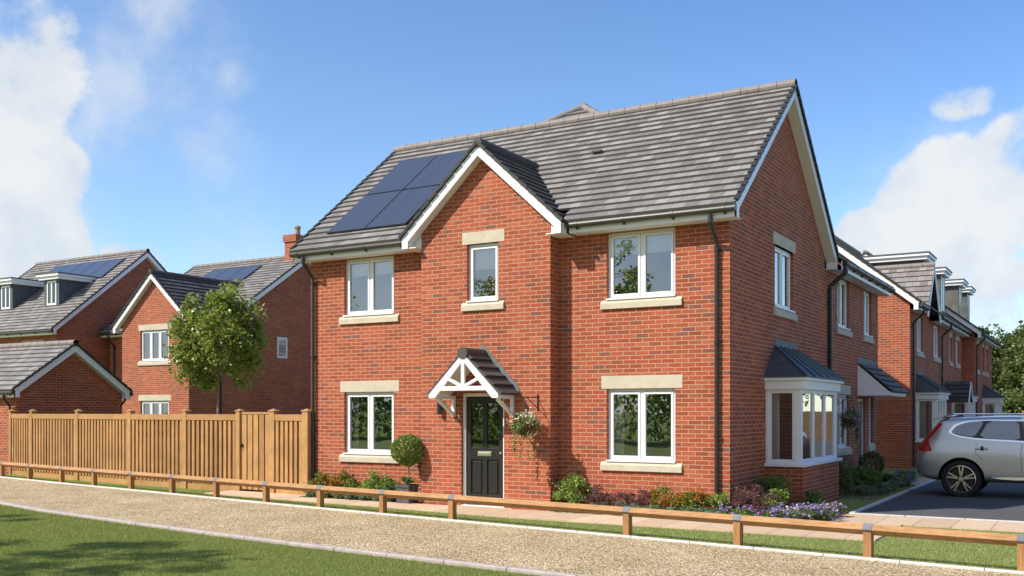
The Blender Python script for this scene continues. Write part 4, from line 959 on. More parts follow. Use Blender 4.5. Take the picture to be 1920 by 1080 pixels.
fc2, _, zp2 = shell(L2, -39.3, -31.7, 9.65, 18.4, 'x', .80, n=26, brk=.9, holes={'f': [(-33.9, -32.7, 3.6, 4.55), (-36.6, -35.9, 3.6, 4.55)]}, cut=None)
FD = Face_('y', 9.65)
window(L2, FD, -33.9, -32.7, 3.6, 4.55); window(L2, FD, -36.6, -35.9, 3.6, 4.55, n=1)
FDm = Face_('y', 9.65)
dormer(L2, FDm, -34.02, -33.02, -1.05, -3.6, 6.28, 7.45, 0); dormer(L2, FDm, -37.3, -36.3, -1.05, -3.6, 6.28, 7.45, 0)
for i in range(5): solar(L2, -37.4+i*1.0, 12.35, .98, 1.6, zp2(0)-.8*9.65+.03, .8)
GR = empty('garage', (-24.4, 3.0, 0), 'low brick garage with grey pitched roof behind the left end of the fence', 'garage')
shell(GR, -27.6, -21.4, 1.26, 4.75, 'x', .70, ez=2.20, ov=.2, n=10, brk=.9, inner=False)
downpipe(GR, Face_('y', 1.26), -21.62, .2, 2.3, r=.032, drop=.3); downpipe(GR, Face_('y', 4.75, -1), -21.5, .2, 2.3, drop=.3)

# ------------------------------------------------------------------ tall garden fence with its gate
TF = empty('garden_fence', (-14.5, .25, 0), 'tall timber garden fence of upright boards between the garage and the corner house', 'fence')
pp = [(-21.47, 1.16), (-20.106, .901), (-17.69, .591), (-15.238, .276), (-13.137, .152), (-11.323, .081), (-10.20, -.016), (-9.158, -.106)]
pp = [Vector((*p, 0)) for p in pp]
def rot_to(mb, p, q):
    """the pieces were laid out along +x from the origin: lay them from p towards q"""
    d = (q-p).normalized(); n = Vector((-d.y, d.x, 0))
    mb.uv = [u if u is not None else None for u in mb.uv]
    mb.v = [tuple(p+d*v[0]+n*v[1]+Vector((0, 0, v[2]))) for v in mb.v]; return mb
for i, p in enumerate(pp):
    w_ = .085 if i in (6, 7) else .066; q = pp[min(i+1, len(pp)-1)]; p0 = pp[i] if i < len(pp)-1 else pp[i-1]; dr_ = (pp[i+1]-p if i < len(pp)-1 else p-pp[i-1]).normalized()
    mb = MB(); mb.box(-w_, w_, -.065, .065, -.05, 1.80); mb.box(-w_-.018, w_+.018, -.083, .083, 1.80, 1.815)
    c = [(-w_-.018, -.083), (w_+.018, -.083), (w_+.018, .083), (-w_-.018, .083)]
    for k in range(4): mb.face([(*c[k], 1.8151), (*c[(k+1) % 4], 1.8151), (0, 0, 1.862)])
    rot_to(mb, p, p+dr_).build('post', FWOOD, TF)
def panel(par, p, q, e0, e1, name, gate=False):
    L_ = (q-p).length; x0, x1 = e0, L_-e1; mb = MB()
    if gate:
        mb.box(x0, x1, -.035, -.0, 1.745, 1.785); n = 5; w_ = (x1-x0)/n
        mb.box(x0, x1, .05, .07, .08, 1.76)
        for i in range(n): mb.box(x0+w_*i+.028, x0+w_*(i+1)-.012, -.02, .004, .07, 1.742)
    else:
        mb.box(x0, x1, -.055, .02, 1.60, 1.735); mb.box(x0, x1, .045, .065, .02, 1.60); mb.box(x0, x1, -.03, -.002, .0, .13); mb.box(x0, x1, .0, .04, .35, .43); mb.box(x0, x1, .0, .04, 1.25, 1.33)
        n = max(3, round((x1-x0)/.150)); w_ = (x1-x0)/n
        for i in range(n):
            a = x0+w_*(i+.5)+random.uniform(-.004, .004); mb.box(a-.043, a+.043, -.04, -.001, .15-random.uniform(0, .012), 1.598)
    return rot_to(mb, p, q).build(name, FWOOD, par)
for i in range(len(pp)-1):
    if i != 5: panel(TF, pp[i], pp[i+1], .066 if i != 6 else .086, .066 if i != 6 else .086, 'fence_panel')
GT = empty('garden_gate', (-10.76, .03, 0), 'closed timber garden gate with a black latch, between two fence posts', 'gate')
panel(GT, pp[5], pp[6], .07, .09, 'gate_boards', True)
mb = MB(); mb.box(.075, .15, -.04, -.02, 1.02, 1.08); mb.ball((.115, -.055, 1.05), .03, 10, 6); mb.cyl((.115, -.05, 1.02), (.115, -.05, .93), .008); rot_to(mb, pp[5], pp[6]).build('latch', BLACK, GT)
# ------------------------------------------------------------------ low knee rail
KR = empty('knee_rail_fence', (-8, -1.8, 0), 'low timber knee rail with metal straps running along the gravel path', 'fence')
rx = [-24.2, -22.3]+XB[4:19]+[6.3, 8.1, 9.9]; ry = [yb(x) for x in rx]; HZ = .365; hd = .066
def diamond(mb, p, q, r):
    p, q = Vector(p), Vector(q); d = (q-p).normalized(); s = d.cross(Vector((0, 0, 1))).normalized()*r; u = Vector((0, 0, r))
    mb.prism([p+u, p+s, p-u, p-s], q-p)
for i, (x, y) in enumerate(zip(rx, ry)):
    j = min(i, len(rx)-2); d = Vector((rx[j+1]-rx[j], ry[j+1]-ry[j], 0)).normalized(); s = d.cross(Vector((0, 0, 1)))
    c = Vector((x, y, 0)); mb = MB(); h = .05
    b = [c-d*h-s*h, c+d*h-s*h, c+d*h+s*h, c-d*h+s*h]
    mb.prism([p+Vector((0, 0, -.1)) for p in b], (0, 0, .10+HZ-.03)); po = mb.build('post', RPOST, KR, bevel=.004)
    mb = MB(); diamond(mb, c-d*.055+Vector((0, 0, HZ+.003)), c+d*.055+Vector((0, 0, HZ+.003)), hd+.004); mb.build('strap', STRAP, po)
for i in range(len(rx)-1):
    a, b = Vector((rx[i], ry[i], HZ)), Vector((rx[i+1], ry[i+1], HZ)); d = (b-a).normalized()*.003
    mb = MB(); diamond(mb, a+d, b-d, hd); mb.build('rail', RWOOD, KR)

# ------------------------------------------------------------------ car on the drive
CAR = empty('parked_car', (4.2, 7.5, 0), 'silver estate-style SUV parked on the drive with its red tail light towards the houses', 'car')
CX, CYc = 1.85, 7.50
def m_paint():
    M = Mat('silver_car_paint', .34, .5, .7); M.col((.52, .51, .495)); M.p.inputs['Coat Weight'].default_value = .9; M.p.inputs['Coat Roughness'].default_value = .04; return M.m
PAINT = m_paint(); TYRE = m_plain('tyre_rubber', (.018, .018, .018), .75, .3); ALLOY = m_plain('alloy_rim', (.62, .58, .50), .25, .5, .03, 5, .9)
RIMD = m_plain('rim_black', (.015, .015, .016), .3, .5); CHROME = m_plain('bright_trim', (.85, .86, .88), .12, .5, .0, 5, 1.0)
REDL = m_plain('red_tail_lens', (.42, .012, .012), .12, .7, .1); CLAD = m_plain('dark_cladding', (.035, .035, .037), .55, .4)
CGL = Mat('car_glass', .02, .9); CGL.col((.06, .075, .09)); CGL.p.inputs['Coat Weight'].default_value = 1; CGL.p.inputs['Coat IOR'].default_value = 2.0; CGL = CGL.m
# station: x, z bottom, z belt, z roof, half widths low / mid / belt / roof edge
ST = [(0.00, .50, .86, .96, .70, .74, .70, .60), (.05, .42, .94, 1.08, .80, .86, .80, .66), (.16, .38, 1.08, 1.24, .87, .92, .86, .70), (.30, .34, 1.14, 1.40, .90, .94, .88, .68), (.42, .33, 1.17, 1.56, .91, .945, .89, .66),
      (.50, .33, 1.18, 1.64, .92, .95, .89, .66), (.75, .33, 1.19, 1.66, .93, .95, .89, .66), (1.2, .32, 1.18, 1.69, .93, .945, .885, .67), (1.9, .32, 1.15, 1.705, .93, .94, .88, .67), (2.5, .32, 1.12, 1.68, .93, .94, .875, .66),
      (2.95, .32, 1.09, 1.55, .93, .94, .87, .64), (3.35, .32, 1.06, 1.30, .93, .94, .86, .62), (3.6, .32, 1.03, 1.12, .93, .945, .86, .66), (4.1, .32, .96, 1.03, .93, .94, .85, .62), (4.45, .34, .88, .95, .90, .90, .80, .56), (4.62, .38, .76, .85, .80, .82, .72, .50), (4.68, .44, .68, .76, .70, .72, .64, .45)]
bm = bmesh.new(); rings = []
for (x, zb, zl, zr, wl, wm, wb, wr) in ST:
    half = [(0, zb), (wl*.85, zb), (wl, zb+.10), (wm, (zb+zl)*.5-.02), (wm*.995, zl-.22), (wb+.012, zl-.03), (wb-.005, zl+.02), (wr+.03, zr-.06), (wr-.05, zr), (0, zr+.03)]
    pts = [(-a, z) for a, z in half[1:-1]][::1]
    ring = [bm.verts.new((x, a, z)) for a, z in half]+[bm.verts.new((x, -a, z)) for a, z in half[-2:0:-1]]
    rings.append(ring)
for r0_, r1_ in zip(rings[:-1], rings[1:]):
    n = len(r0_)
    for i in range(n): bm.faces.new((r0_[i], r0_[(i+1) % n], r1_[(i+1) % n], r1_[i]))
bm.faces.new(rings[0][::-1]); bm.faces.new(rings[-1])
cl = bm.edges.layers.float.new('crease_edge')
for e in bm.edges:
    z = sum(v.co.z for v in e.verts)/2
    if abs(e.verts[0].co.x-e.verts[1].co.x) > .01:
        i0 = [k for r in rings for k, v in enumerate(r) if v == e.verts[0]][0]
        if i0 in (5, 6, 13, 12): e[cl] = .55
        if i0 in (2, 16): e[cl] = .4
bmesh.ops.recalc_face_normals(bm, faces=bm.faces)
me = bpy.data.meshes.new('body_cage'); bm.to_mesh(me); bm.free(); cage = bpy.data.objects.new('body_cage', me); COL.objects.link(cage)
sub = cage.modifiers.new('s', 'SUBSURF'); sub.levels = sub.render_levels = 4
cutters = []
for wx in (.91, 3.78):
    for sd_ in (-1, 1):
        cb = MB(); cb.cyl((wx, sd_*.62, .40), (wx, sd_*1.2, .40), .445, n=48); co = cb.build('cutter', CLAD); cutters.append(co)
        bo = cage.modifiers.new('b', 'BOOLEAN'); bo.operation = 'DIFFERENCE'; bo.object = co; bo.solver = 'EXACT'
dg = bpy.context.evaluated_depsgraph_get(); ev = cage.evaluated_get(dg); src = bmesh.new(); src.from_mesh(ev.to_mesh())
for o in cutters+[cage]: bpy.data.objects.remove(o)
def inpoly(x, z, P):
    c = False; j = len(P)-1
    for i in range(len(P)):
        if (P[i][1] > z) != (P[j][1] > z) and x < (P[j][0]-P[i][0])*(z-P[i][1])/(P[j][1]-P[i][1])+P[i][0]: c = not c
        j = i
    return c
G1 = [(.70, 1.36), (.80, 1.50), (1.00, 1.575), (1.34, 1.60), (1.15, 1.265), (.86, 1.32)]
G2 = [(1.41, 1.60), (1.97, 1.605), (2.01, 1.20), (1.24, 1.255)]
G3 = [(2.09, 1.605), (2.50, 1.58), (3.05, 1.24), (3.08, 1.16), (2.11, 1.195)]
BAND = [(.64, 1.36), (.75, 1.52), (.98, 1.605), (1.4, 1.635), (2.5, 1.62), (3.20, 1.20), (3.16, 1.125), (1.2, 1.215), (.82, 1.275)]
DARK = [(.70, 1.36), (.80, 1.50), (1.00, 1.575), (1.4, 1.61), (2.5, 1.59), (3.08, 1.22), (3.10, 1.155), (1.2, 1.24), (.84, 1.30)]
TAIL = [(.44, 1.55), (.54, 1.545), (.38, 1.33), (.26, 1.19), (.36, .965), (.20, .95), (-.1, .99), (-.1, 1.10), (.12, 1.22), (.28, 1.40)]
def cls(c, n):
    x, y, z = c
    ra = min(math.hypot(x-.91, z-.40), math.hypot(x-3.78, z-.40))
    if ra < .452 and abs(y) < .93 and z < .9 and (ra < .44 or abs(n.y) < .5): return 'wheel_arch'
    if abs(y) > .40:
        if inpoly(x, z, TAIL) and abs(y) > .50: return 'tail_light'
        if n.y*y > 0 and abs(n.y) > .3:
            for k, g_ in enumerate((G1, G2, G3)):
                if inpoly(x, z, g_): return 'side_window'
            if inpoly(x, z, DARK): return 'window_pillar'
            if inpoly(x, z, BAND): return 'window_trim'
            if ra < .50 and z < .95: return 'body'
            if 1.55 < x < 3.2 and .40 < z < .44: return 'sill_trim'
    if z < .36 and abs(n.z) < .8: return 'cladding'
    if x > 2.6 and z > 1.14 and n.x > .25 and abs(y) < .72: return 'windscreen'
    if x < .45 and z > 1.22 and n.x < -.3 and abs(y) < .66 and z < 1.60: return 'rear_window'
    return 'body'
def knife(P, ymin):
    xs_ = [p[0] for p in P]; zs_ = [p[1] for p in P]; lo = (min(xs_)-.04, min(zs_)-.04); hi = (max(xs_)+.04, max(zs_)+.04)
    for i in range(len(P)):
        a, b = P[i], P[(i+1) % len(P)]; l0, l1 = min(a[0], b[0])-.03, max(a[0], b[0])+.03; m0, m1 = min(a[1], b[1])-.03, max(a[1], b[1])+.03
        fs = [f for f in src.faces if l0 < f.calc_center_median().x < l1 and m0 < f.calc_center_median().z < m1 and abs(f.calc_center_median().y) > ymin]
        gm = list({e for f in fs for e in f.edges})+list({v for f in fs for v in f.verts})+fs
        if gm: bmesh.ops.bisect_plane(src, geom=gm, plane_co=(a[0], 0, a[1]), plane_no=(-(b[1]-a[1]), 0, b[0]-a[0]), dist=1e-5)
def rounded(P, it=2):
    for _ in range(it): P = [q for i in range(len(P)) for q in ((P[i][0]*.85+P[(i+1) % len(P)][0]*.15, P[i][1]*.85+P[(i+1) % len(P)][1]*.15), (P[i][0]*.15+P[(i+1) % len(P)][0]*.85, P[i][1]*.15+P[(i+1) % len(P)][1]*.85))]
    return P
G1, G2, G3, DARK, BAND, TAIL = rounded(G1), rounded(G2, 1), rounded(G3, 1), rounded(DARK), rounded(BAND), rounded(TAIL, 1)
for P in (G1, G2, G3, DARK, BAND): knife(P, .40)
knife(TAIL, .45)
for zt_ in (.40, .44): knife([(1.55, zt_), (3.2, zt_)], .5)
parts = {}
for f in src.faces: parts.setdefault(cls(f.calc_center_median(), f.normal), []).append(f)
PM = {'wheel_arch': CLAD, 'tail_light': REDL, 'side_window': CGL, 'window_pillar': RIMD, 'window_trim': CHROME, 'body': PAINT, 'cladding': CLAD, 'windscreen': CGL, 'rear_window': CGL, 'sill_trim': CHROME}
base = wloc(CAR); OFF = Vector((CX, CYc, 0))
def emit(name, fs, m):
    b = bmesh.new(); mp = {}
    for f in fs:
        vs = []
        for v in f.verts:
            if v.index not in mp: mp[v.index] = b.verts.new(v.co+OFF-base)
            vs.append(mp[v.index])
        try: nf = b.faces.new(vs); nf.smooth = True
        except ValueError: pass
    me = bpy.data.meshes.new(name); b.to_mesh(me); b.free(); me.materials.append(m)
    if name == 'body':
        me.set_sharp_from_angle(angle=math.radians(35))
    o = bpy.data.objects.new(name, me); COL.objects.link(o); o.parent = CAR; return o
src.verts.index_update()
for k, fs in parts.items():
    if k in ('window_trim', 'window_pillar', 'sill_trim', 'wheel_arch'):
        for sgn in (-1, 1):
            for lo, hi in (((0, 2.3), (2.3, 9)) if k == 'wheel_arch' else ((0, 9),)):
                q = [f for f in fs if f.calc_center_median().y*sgn > 0 and lo <= f.calc_center_median().x < hi]
                if q: emit(k, q, PM[k])
    elif k in ('tail_light', 'side_window'):
        for sgn in (-1, 1):
            sf_ = [f for f in fs if f.calc_center_median().y*sgn > 0]
            if k == 'tail_light': emit(k, sf_, PM[k])
            else:
                for lo, hi in ((0, 1.30), (1.30, 2.05), (2.05, 9)):
                    q = [f for f in sf_ if (lo <= f.calc_center_median().x < hi)]
                    if q: emit(k, q, PM[k])
    else: emit(k, fs, PM[k])
src.free()
def wheel(wx, side):
    x, y = CX+wx, CYc+side*.83; R = .392
    F_ = Face_('y', CYc+side*.94, 1 if side < 0 else -1)
    t = MB(); t.lathe((x, CYc+side*.82, R), [(.275, -.11), (.33, -.125), (.375, -.11), (R, -.07), (R, .07), (.375, .11), (.33, .125), (.282, .112)], 48, 'y')
    w = t.build('wheel', TYRE, CAR, smooth=True)
    m = MB(); yo = CYc+side*.94
    m.lathe((x, CYc+side*.82, R), [(.285, .112*side), (.272, .118*side), (.262, .09*side), (.25, .0)], 48, 'y')
    for k in range(5):
        a = math.pi/2+k*2*math.pi/5
        for da in (-.16, .16):
            q = Vector((math.cos(a+da)*.268, 0, math.sin(a+da)*.268)); p = Vector((math.cos(a+da*.5)*.045, 0, math.sin(a+da*.5)*.045))
            c0 = Vector((x, CYc+side*.905, R)); m.bar(c0+p, c0+q, .028, .036, (0, 1, 0))
    m.cyl((x, CYc+side*.88, R), (x, CYc+side*.925, R), .048, .04, 20)
    m.build('rim', ALLOY, w)
    m = MB(); m.cyl((x, CYc+side*.80, R), (x, CYc+side*.83, R), .238, n=36); m.cyl((x, CYc+side*.83, R), (x, CYc+side*.85, R), .15, n=30); m.build('brake_disc', RIMD, w)
for wx in (.91, 3.78):
    for s in (-1, 1): wheel(wx, s)
for s in (-1, 1):
    for hx in (1.18, 2.18):
        m = MB(); yy = CYc+s*.955; m.bar((CX+hx, yy, 1.035), (CX+hx+.24, yy+.0, 1.045), .03, .032); m.build('door_handle', PAINT, CAR, bevel=.006)
        m = MB(); m.ball((CX+hx+.13, CYc+s*.935, 1.04), .045, 12, 8); m.build('handle_recess', CLAD, CAR, smooth=True)
    m = MB(); m.tube([(CX+.55, CYc+s*.62, 1.70), (CX+.75, CYc+s*.64, 1.745), (CX+2.35, CYc+s*.64, 1.745), (CX+2.6, CYc+s*.62, 1.68)], .014, 8); m.build('roof_rail', CHROME, CAR)
    m = MB(); m.ball((CX+2.95, CYc+s*1.03, 1.14), .12, 14, 8, .75); m.build('wing_mirror', PAINT, CAR, smooth=True)
    # door shut lines
    m = MB()
    for sx in (1.20, 2.04, 3.05):
        m.tube([(CX+sx, CYc+s*.897, 1.14), (CX+sx-.02, CYc+s*.942, .95), (CX+sx+(.12 if sx < 1.5 else 0), CYc+s*.944, .55 if sx > 1.5 else .80)], .0035, 6)
    m.build('door_gap', RIMD, CAR)
m = MB(); 
for s in (-1, 1):
    q = MB(); a_ = [(1.48, .44), (1.75, .455), (3.25, .475), (3.25, .43), (1.9, .40), (1.62, .415)]; q.prism([(CX+u, CYc+s*.945, z) for u, z in a_], (0, s*.018, 0)); q.build('sill_strip', CHROME, CAR, bevel=.004)
m = MB(); sp = [(CX+.33, CYc-.60, 1.625), (CX+.33, CYc+.60, 1.625), (CX+.62, CYc+.62, 1.69), (CX+.62, CYc-.62, 1.69)]
m.prism(sp, (0, 0, .022)); m.build('roof_spoiler', PAINT, CAR, bevel=.006)
m = MB(); m.prism([(CX+.85, CYc-.02, 1.70), (CX+1.08, CYc-.02, 1.705), (CX+.92, CYc-.02, 1.775), (CX+.86, CYc-.02, 1.77)], (0, .04, 0)); m.build('roof_aerial', PAINT, CAR)
m = MB(); m.box(CX-.02, CX-.008, CYc-.26, CYc+.26, .72, .83); m.build('number_plate', FL_YEL if False else m_plain('plate_yellow', (.75, .60, .10), .5), CAR)

# ------------------------------------------------------------------ plants
def P_(name, *a, **k): return plant(name, *a, **k)
# left of the front door
P_('shrub', -8.58, -.22, .36, .52, LF_FIRE, 'green and red leaved shrub at the foot of the left downpipe', 'shrub', 900, .05)
P_('shrub', -8.05, -.25, .30, .60, LF_FIRE, 'taller green and red shrub under the left ground-floor window', 'shrub', 900, .05)
P_('shrub', -7.62, -.26, .26, .36, LF_GREEN, 'small green shrub between the red-leaved and the pale shrub', 'shrub', 500, .045)
P_('shrub', -7.20, -.24, .34, .64, LF_LIME, 'pale lime green shrub under the left ground-floor window', 'shrub', 1000, .05)
P_('shrub', -6.78, -.26, .28, .46, LF_GREEN, 'soft green shrub just left of the topiary planter', 'shrub', 700, .045)
for x in (-8.75, -8.40, -8.05, -7.70, -7.35, -7.0, -6.7):
    P_('low_plant', x, -.42, .20, .27, LF_GREY, 'low silver-green plant edging the bed left of the front door', 'plant', 380, .035, group='silver edging plants in the left bed', spiky=True)
PL = empty('planter', (-6.30, -.42, 0), 'square dark grey planter beside the front path', 'planter')
mb = MB(); x, y = -6.30, -.42; mb.prism([(x-.15, y-.15, .02), (x+.15, y-.15, .02), (x+.15, y+.15, .02), (x-.15, y+.15, .02)], (0, 0, .36)); mb.box(x-.165, x+.165, y-.165, y+.165, .33, .385)
mb.build('pot', POTM, PL, bevel=.006); mb = MB(); mb.box(x-.14, x+.14, y-.14, y+.14, .386, .392); mb.build('compost', SOIL, PL)
TP = empty('topiary_tree', (-6.27, -.42, .39), 'round clipped topiary on a thin stem in the grey planter', 'topiary')
mb = MB(); mb.tube([(-6.27, -.42, .38), (-6.26, -.42, .6), (-6.27, -.425, .98)], .016, 8); mb.build('stem', BARKL, TP)
n = 6500; d = RNG.normal(size=(n, 3)); d /= np.linalg.norm(d, axis=1)[:, None]; rr_ = .325*(1-.30*RNG.random((n, 1))**2)*(1+.05*np.sin(d[:, :1]*9)*np.cos(d[:, 1:2]*8))
V, F_, r_ = leaves(np.array([-6.265, -.44, 1.05])+d*rr_*np.array([1, 1, .93]), .038, .2, .65); npmesh('crown', V, F_, LF_BOX, TP, r_)
P_('low_plant', -6.28, -.42, .19, .16, LF_GREEN, 'trailing green plant filling the top of the grey planter', 'plant', 420, .035, z0=.38)
# right of the front door
P_('shrub', -2.82, -.22, .36, .68, LF_LIME, 'bright lime shrub in the corner beside the projecting gable', 'shrub', 1100, .05, flowers=FL_WHITE, nf=25, fsize=.03)
P_('shrub', -2.28, -.22, .28, .50, LF_PURP, 'dark purple leaved shrub right of the lime shrub', 'shrub', 800, .04, spiky=True)
P_('shrub', -1.82, -.22, .30, .44, LF_PURP, 'dusky purple shrub under the right ground-floor window', 'shrub', 700, .04, spiky=True)
P_('shrub', -1.40, -.18, .24, .50, LF_PURP, 'upright purple stems left of the orange flowered shrubs', 'shrub', 600, .04, spiky=True)
P_('shrub', -1.02, -.25, .34, .56, LF_FIRE, 'orange and green shrub under the right end of the window', 'shrub', 1100, .042)
P_('shrub', -.55, -.24, .32, .54, LF_FIRE, 'orange and green shrub nearest the right downpipe', 'shrub', 1100, .042)
for x in (-2.9, -2.55, -2.2, -1.85, -1.5, -1.15, -.8, -.45, -.15):
    P_('low_plant', x, -.43, .21, .26 if x > -2.4 else .18, LF_GREY, 'low silver-green plant edging the bed under the right window', 'plant', 380, .036, group='silver edging plants in the right bed', spiky=True)
P_('shrub', -.08, -.20, .20, .50, LF_LIME, 'small lime green shrub at the foot of the right downpipe', 'shrub', 500, .045)
P_('shrub', .36, .02, .42, .58, LF_PURP, 'rounded reddish heather-like shrub at the house corner', 'shrub', 1500, .035, spiky=True)
P_('shrub', .42, 1.15, .36, .76, LF_GREEN, 'tall feathery green shrub beside the bay window', 'shrub', 1000, .05, spiky=True)
P_('shrub', .55, .70, .30, .52, LF_LIME, 'lime green shrub between the heather and the bay window', 'shrub', 800, .045)
P_('shrub', .95, 1.55, .28, .42, LF_GREEN, 'low green shrub in front of the bay window brickwork', 'shrub', 600, .05)
for (x, y) in ((.08, -.32), (.42, -.32), (.78, -.30), (1.12, -.22), (.85, .12), (1.2, .18), (1.42, .42), (1.0, .52), (1.3, .8), (1.38, 1.15), (1.05, 1.0), (.7, .35)):
    P_('bedding_flowers', x, y, .25, .27, LF_GREEN, 'low clump of purple and pink bedding flowers at the house corner', 'flowers', 300, .04, flowers=FL_MIX, nf=230, fsize=.034, group='bedding flowers at the house corner')
# bed by the attached house
P_('shrub', .50, 5.5, .42, .82, LF_GREEN, 'large leafy green shrub just beyond the bay window', 'shrub', 1500, .06, spiky=True)
P_('shrub', .85, 6.3, .42, .66, LF_GREEN, 'second leafy green shrub, in the middle of the shaded bed', 'shrub', 1400, .06, spiky=True)
P_('shrub', 1.0, 7.3, .36, .46, LF_DK, 'low dark green shrub towards the car', 'shrub', 800, .05)
P_('shrub', .70, 8.2, .32, .42, LF_PURP, 'low purple shrub in front of the clipped ball', 'shrub', 600, .045)
P_('shrub', 1.12, 8.1, .26, .44, LF_GREY, 'low plant with yellow flowers near the drive edging', 'plant', 500, .04, flowers=FL_YEL, nf=40, fsize=.045)
for x, y in ((1.05, 5.9), (1.2, 6.5), (1.28, 7.1)): P_('low_plant', x, y, .24, .30, LF_GREY, 'low grey-green plant along the drive side of the shaded bed', 'plant', 400, .04, group='grey edging plants in the shaded bed', spiky=True)
for x, y in ((1.25, 8.8), (1.30, 9.4)): P_('lavender', x, y, .26, .42, LF_GREY, 'lavender clump with violet flowers beside the car bumper', 'plant', 400, .04, flowers=FL_BLUE, nf=240, fsize=.03, group='lavender clumps beside the drive', spiky=True)
TB = empty('topiary_ball', (.45, 9.35, 0), 'clipped dark green box ball by the attached house door', 'topiary')
n = 3000; d = RNG.normal(size=(n, 3)); d /= np.linalg.norm(d, axis=1)[:, None]
V, F_, r_ = leaves(np.array([.45, 9.35, .52])+d*.31*(1-.25*RNG.random((n, 1))), .035, .2, .65); npmesh('foliage', V, F_, LF_DK, TB, r_)
mb = MB(); mb.cyl((.45, 9.35, 0), (.45, 9.35, .5), .02, n=8); mb.build('stem', BARK, TB)
def hanging(name, cx, cy, cz, r, F, aw, label, cat, trail=4, fl=FL_WHITE, nl=1300):
    o = empty(name, (cx, cy, cz), label, cat)
    mb = MB()
    mb.lathe((cx, cy, cz-.02), [(.01, -.17), (.10, -.14), (.16, -.05), (.175, .03)], 16); mb.build('basket', m_plain('coir_'+name, (.10, .065, .03), .95, .1), o)
    mb = MB(); top = Vector((cx, cy, cz+.45))
    for k in range(3):
        a = k*2.1+.4; mb.cyl(top, (cx+math.cos(a)*.16, cy+math.sin(a)*.16, cz+.03), .004, n=5)
    w = Vector(F.P(aw, .012, top.z+.04)); 
    mb.bar(w+Vector((0, 0, .06)), w-Vector((0, 0, .24)), .018, .018, (0, 1, 0)); mb.tube([w+Vector((0, 0, 0)), top+Vector((0, 0, .04)), top], .008, 6); mb.tube([w-Vector((0, 0, .2)), w.lerp(top, .82)+Vector((0, 0, .03))], .007, 6)
    mb.build('bracket', BLACK, o)
    P, rn = cloud(nl, (cx, cy, cz), (r, r*.95, r*.92), 26, .3, .5, 0)
    Q = []
    for k in range(trail):
        a = k*2*math.pi/trail+.9; L_ = random.uniform(.34, .60); bx, by = cx+math.cos(a)*r*.62, cy+math.sin(a)*r*.62
        for j in range(90): f = random.random(); Q.append((bx+random.gauss(0, .022*(1.5-f)), by+random.gauss(0, .022*(1.5-f)), cz-.12-L_*f))
    P = np.vstack([P, Q]); V, F2_, rr = leaves(P, .038, .25, .65); npmesh('foliage', V, F2_, LF_BASK, o, rr)
    Q2, _ = cloud(260, (cx, cy, cz+.03), (r*1.04, r*1.0, r*.95), 20, .25, .8, 0); V, F2_, rr = leaves(Q2, .04, .6, .95); npmesh('flowers', V, F2_, fl, o, rr)
    return o
LF_BASK = m_leaf('leaf_variegated', [(0, (.06, .10, .025)), (.5, (.16, .22, .06)), (.8, (.30, .34, .13)), (1, (.50, .50, .30))])
hanging('hanging_basket', -3.50, -.72, 1.56, .31, Face_('y', GY), -3.44, 'hanging basket of white flowers and trailing ivy beside the front door', 'hanging basket', 4)
hanging('hanging_basket', .33, 7.55, 1.63, .30, Face_('x', 0), 7.50, 'shaded hanging basket of pink flowers beyond the bay window', 'hanging basket', 3, FL_MIX)
# trees
tree('street_tree', -17.75, 5.4, 5.95, 2.15, (1.60, 1.60, 0), LF_TREE, BARKL, 'young broadleaved tree with a rounded crown behind the garden fence', 'tree', 12500, .12, .055, clumps=110, seed=23, spread=.18, lean=.0, wide=True)
tf = tree('background_tree', 2.5, 66, 10.4, 1.5, (4.6, 4.6, 0), LF_FAR, BARK, 'tall sunlit tree rising beyond the end of the far row', 'tree', 17000, .33, .28, clumps=120, seed=9, spread=.19)
for (x, y, z, s_, lb) in ((8.5, 72, 1, 1.05, 'broad green tree at the right edge of the photo'), (-3.5, 58, 2, .72, 'lower tree touching the last house of the far row'), (6.2, 60, 3, .62, 'shorter tree in front of the two tall background trees'), (-1.2, 63, 5.2, .80, 'dense tree directly behind the last house of the far row'), (1.2, 58, .6, .66, 'leafy tree low beside the last bay window roof'), (12.5, 66, 2.2, .9, 'tree far right of the drive, mirrored in the bay window'), (18, 62, 4.1, 1.0, 'outermost tree right of the drive, mirrored in the bay window')):
    copy_tree(tf, (x, y, 0), z, lb, s_)
for (x, y, lb) in ((-.3, 49.5, 'dark bush hard against the last house of the far row'), (3.5, 53, 'rounded bush at the right edge, below the tall trees'), (1.6, 48, 'grey-green bush close to the last bay window'), (6.5, 50, 'bush standing by the far timber fence')):
    P_('bush', x, y, 2.2, 3.4, LF_FAR, lb, 'bush', 2600, .26, clumps=30)
mb = MB(); FE = empty('boundary_fence', (6, 46, 0), 'distant brown timber fence below the trees at the right edge', 'fence')
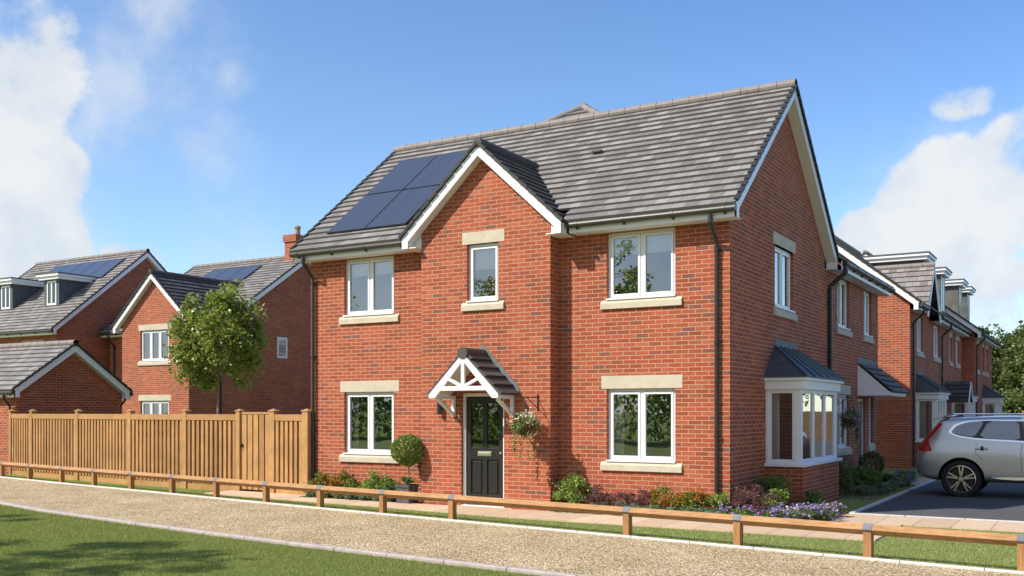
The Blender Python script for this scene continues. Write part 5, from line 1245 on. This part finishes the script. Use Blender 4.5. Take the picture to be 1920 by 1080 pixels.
for i in range(10): mb = MB(); mb.box(1.5+i*1.8, 1.5+i*1.8+1.7, 46, 46.04, 0, 1.8); mb.build('fence_panel', FARWOOD, FE); mb = MB(); mb.box(1.5+i*1.8-.1, 1.5+i*1.8, 45.97, 46.07, 0, 1.85); mb.build('post', FWOOD, FE)
# trees across the lawn: they throw the dappled shade and stand in the window reflections
t0 = tree('lawn_tree', -9.6, -14.2, 8.6, 3.2, (2.6, 2.4, 0), LF_TREE, BARK, 'tree across the lawn whose branches shade the grass in the left foreground', 'tree', 3400, .15, .12, clumps=34, seed=21, spread=.15)
for x, y, z, s_, lb in ((-14.6, -12.2, 2, .86, 'tree left of the lawn, shading the far end of the grass'), (-3.9, -14.6, 4, .80, 'small tree shading the gravel near the bottom of the picture'), (-12.6, -14.9, 5, .95, 'tree shading the dark band across the middle of the lawn')):
    copy_tree(t0, (x, y, 0), z, lb, s_)

def woodland():
    n = 75000; X = RNG.uniform(-75, 30, n); top = 7.6+1.5*np.sin(X*.55)+1.2*np.sin(X*1.31+2)+.7*np.sin(X*2.9)+.5*np.sin(X*5.3); f = RNG.random(n)**.75
    Z = f*top+.1; Y = -40+RNG.normal(0, 1.2, n)*(1.15-f*.6); V, F2_, rr = leaves(np.stack([X, Y, Z], 1), .33, .1, .75)
    o = npmesh('woodland', V, F2_, LF_WOOD, None, rr, loc=(-20, -40, 0)); tag(o, 'belt of dark woodland across the green, mirrored in the front windows', 'woodland', None, 'stuff')
woodland()

def added_hedge():  # unseen foliage, added beyond the drive to darken the bay window reflections
    n = 16000; Y = RNG.uniform(-2, 48, n); f = RNG.random(n)**.8; top = 3.6+.5*np.sin(Y*.9)+.4*np.sin(Y*2.3+1)
    V, F2_, rr = leaves(np.stack([19+RNG.normal(0, .7, n), Y, f*top+.05], 1), .34, .1, .75)
    o = npmesh('added_hedge', V, F2_, LF_WOOD, None, rr, loc=(19, 20, 0)); tag(o, 'tall leafy hedge out of view across the drive, put in to darken reflections', 'added_hedge', None, 'stuff')
added_hedge()
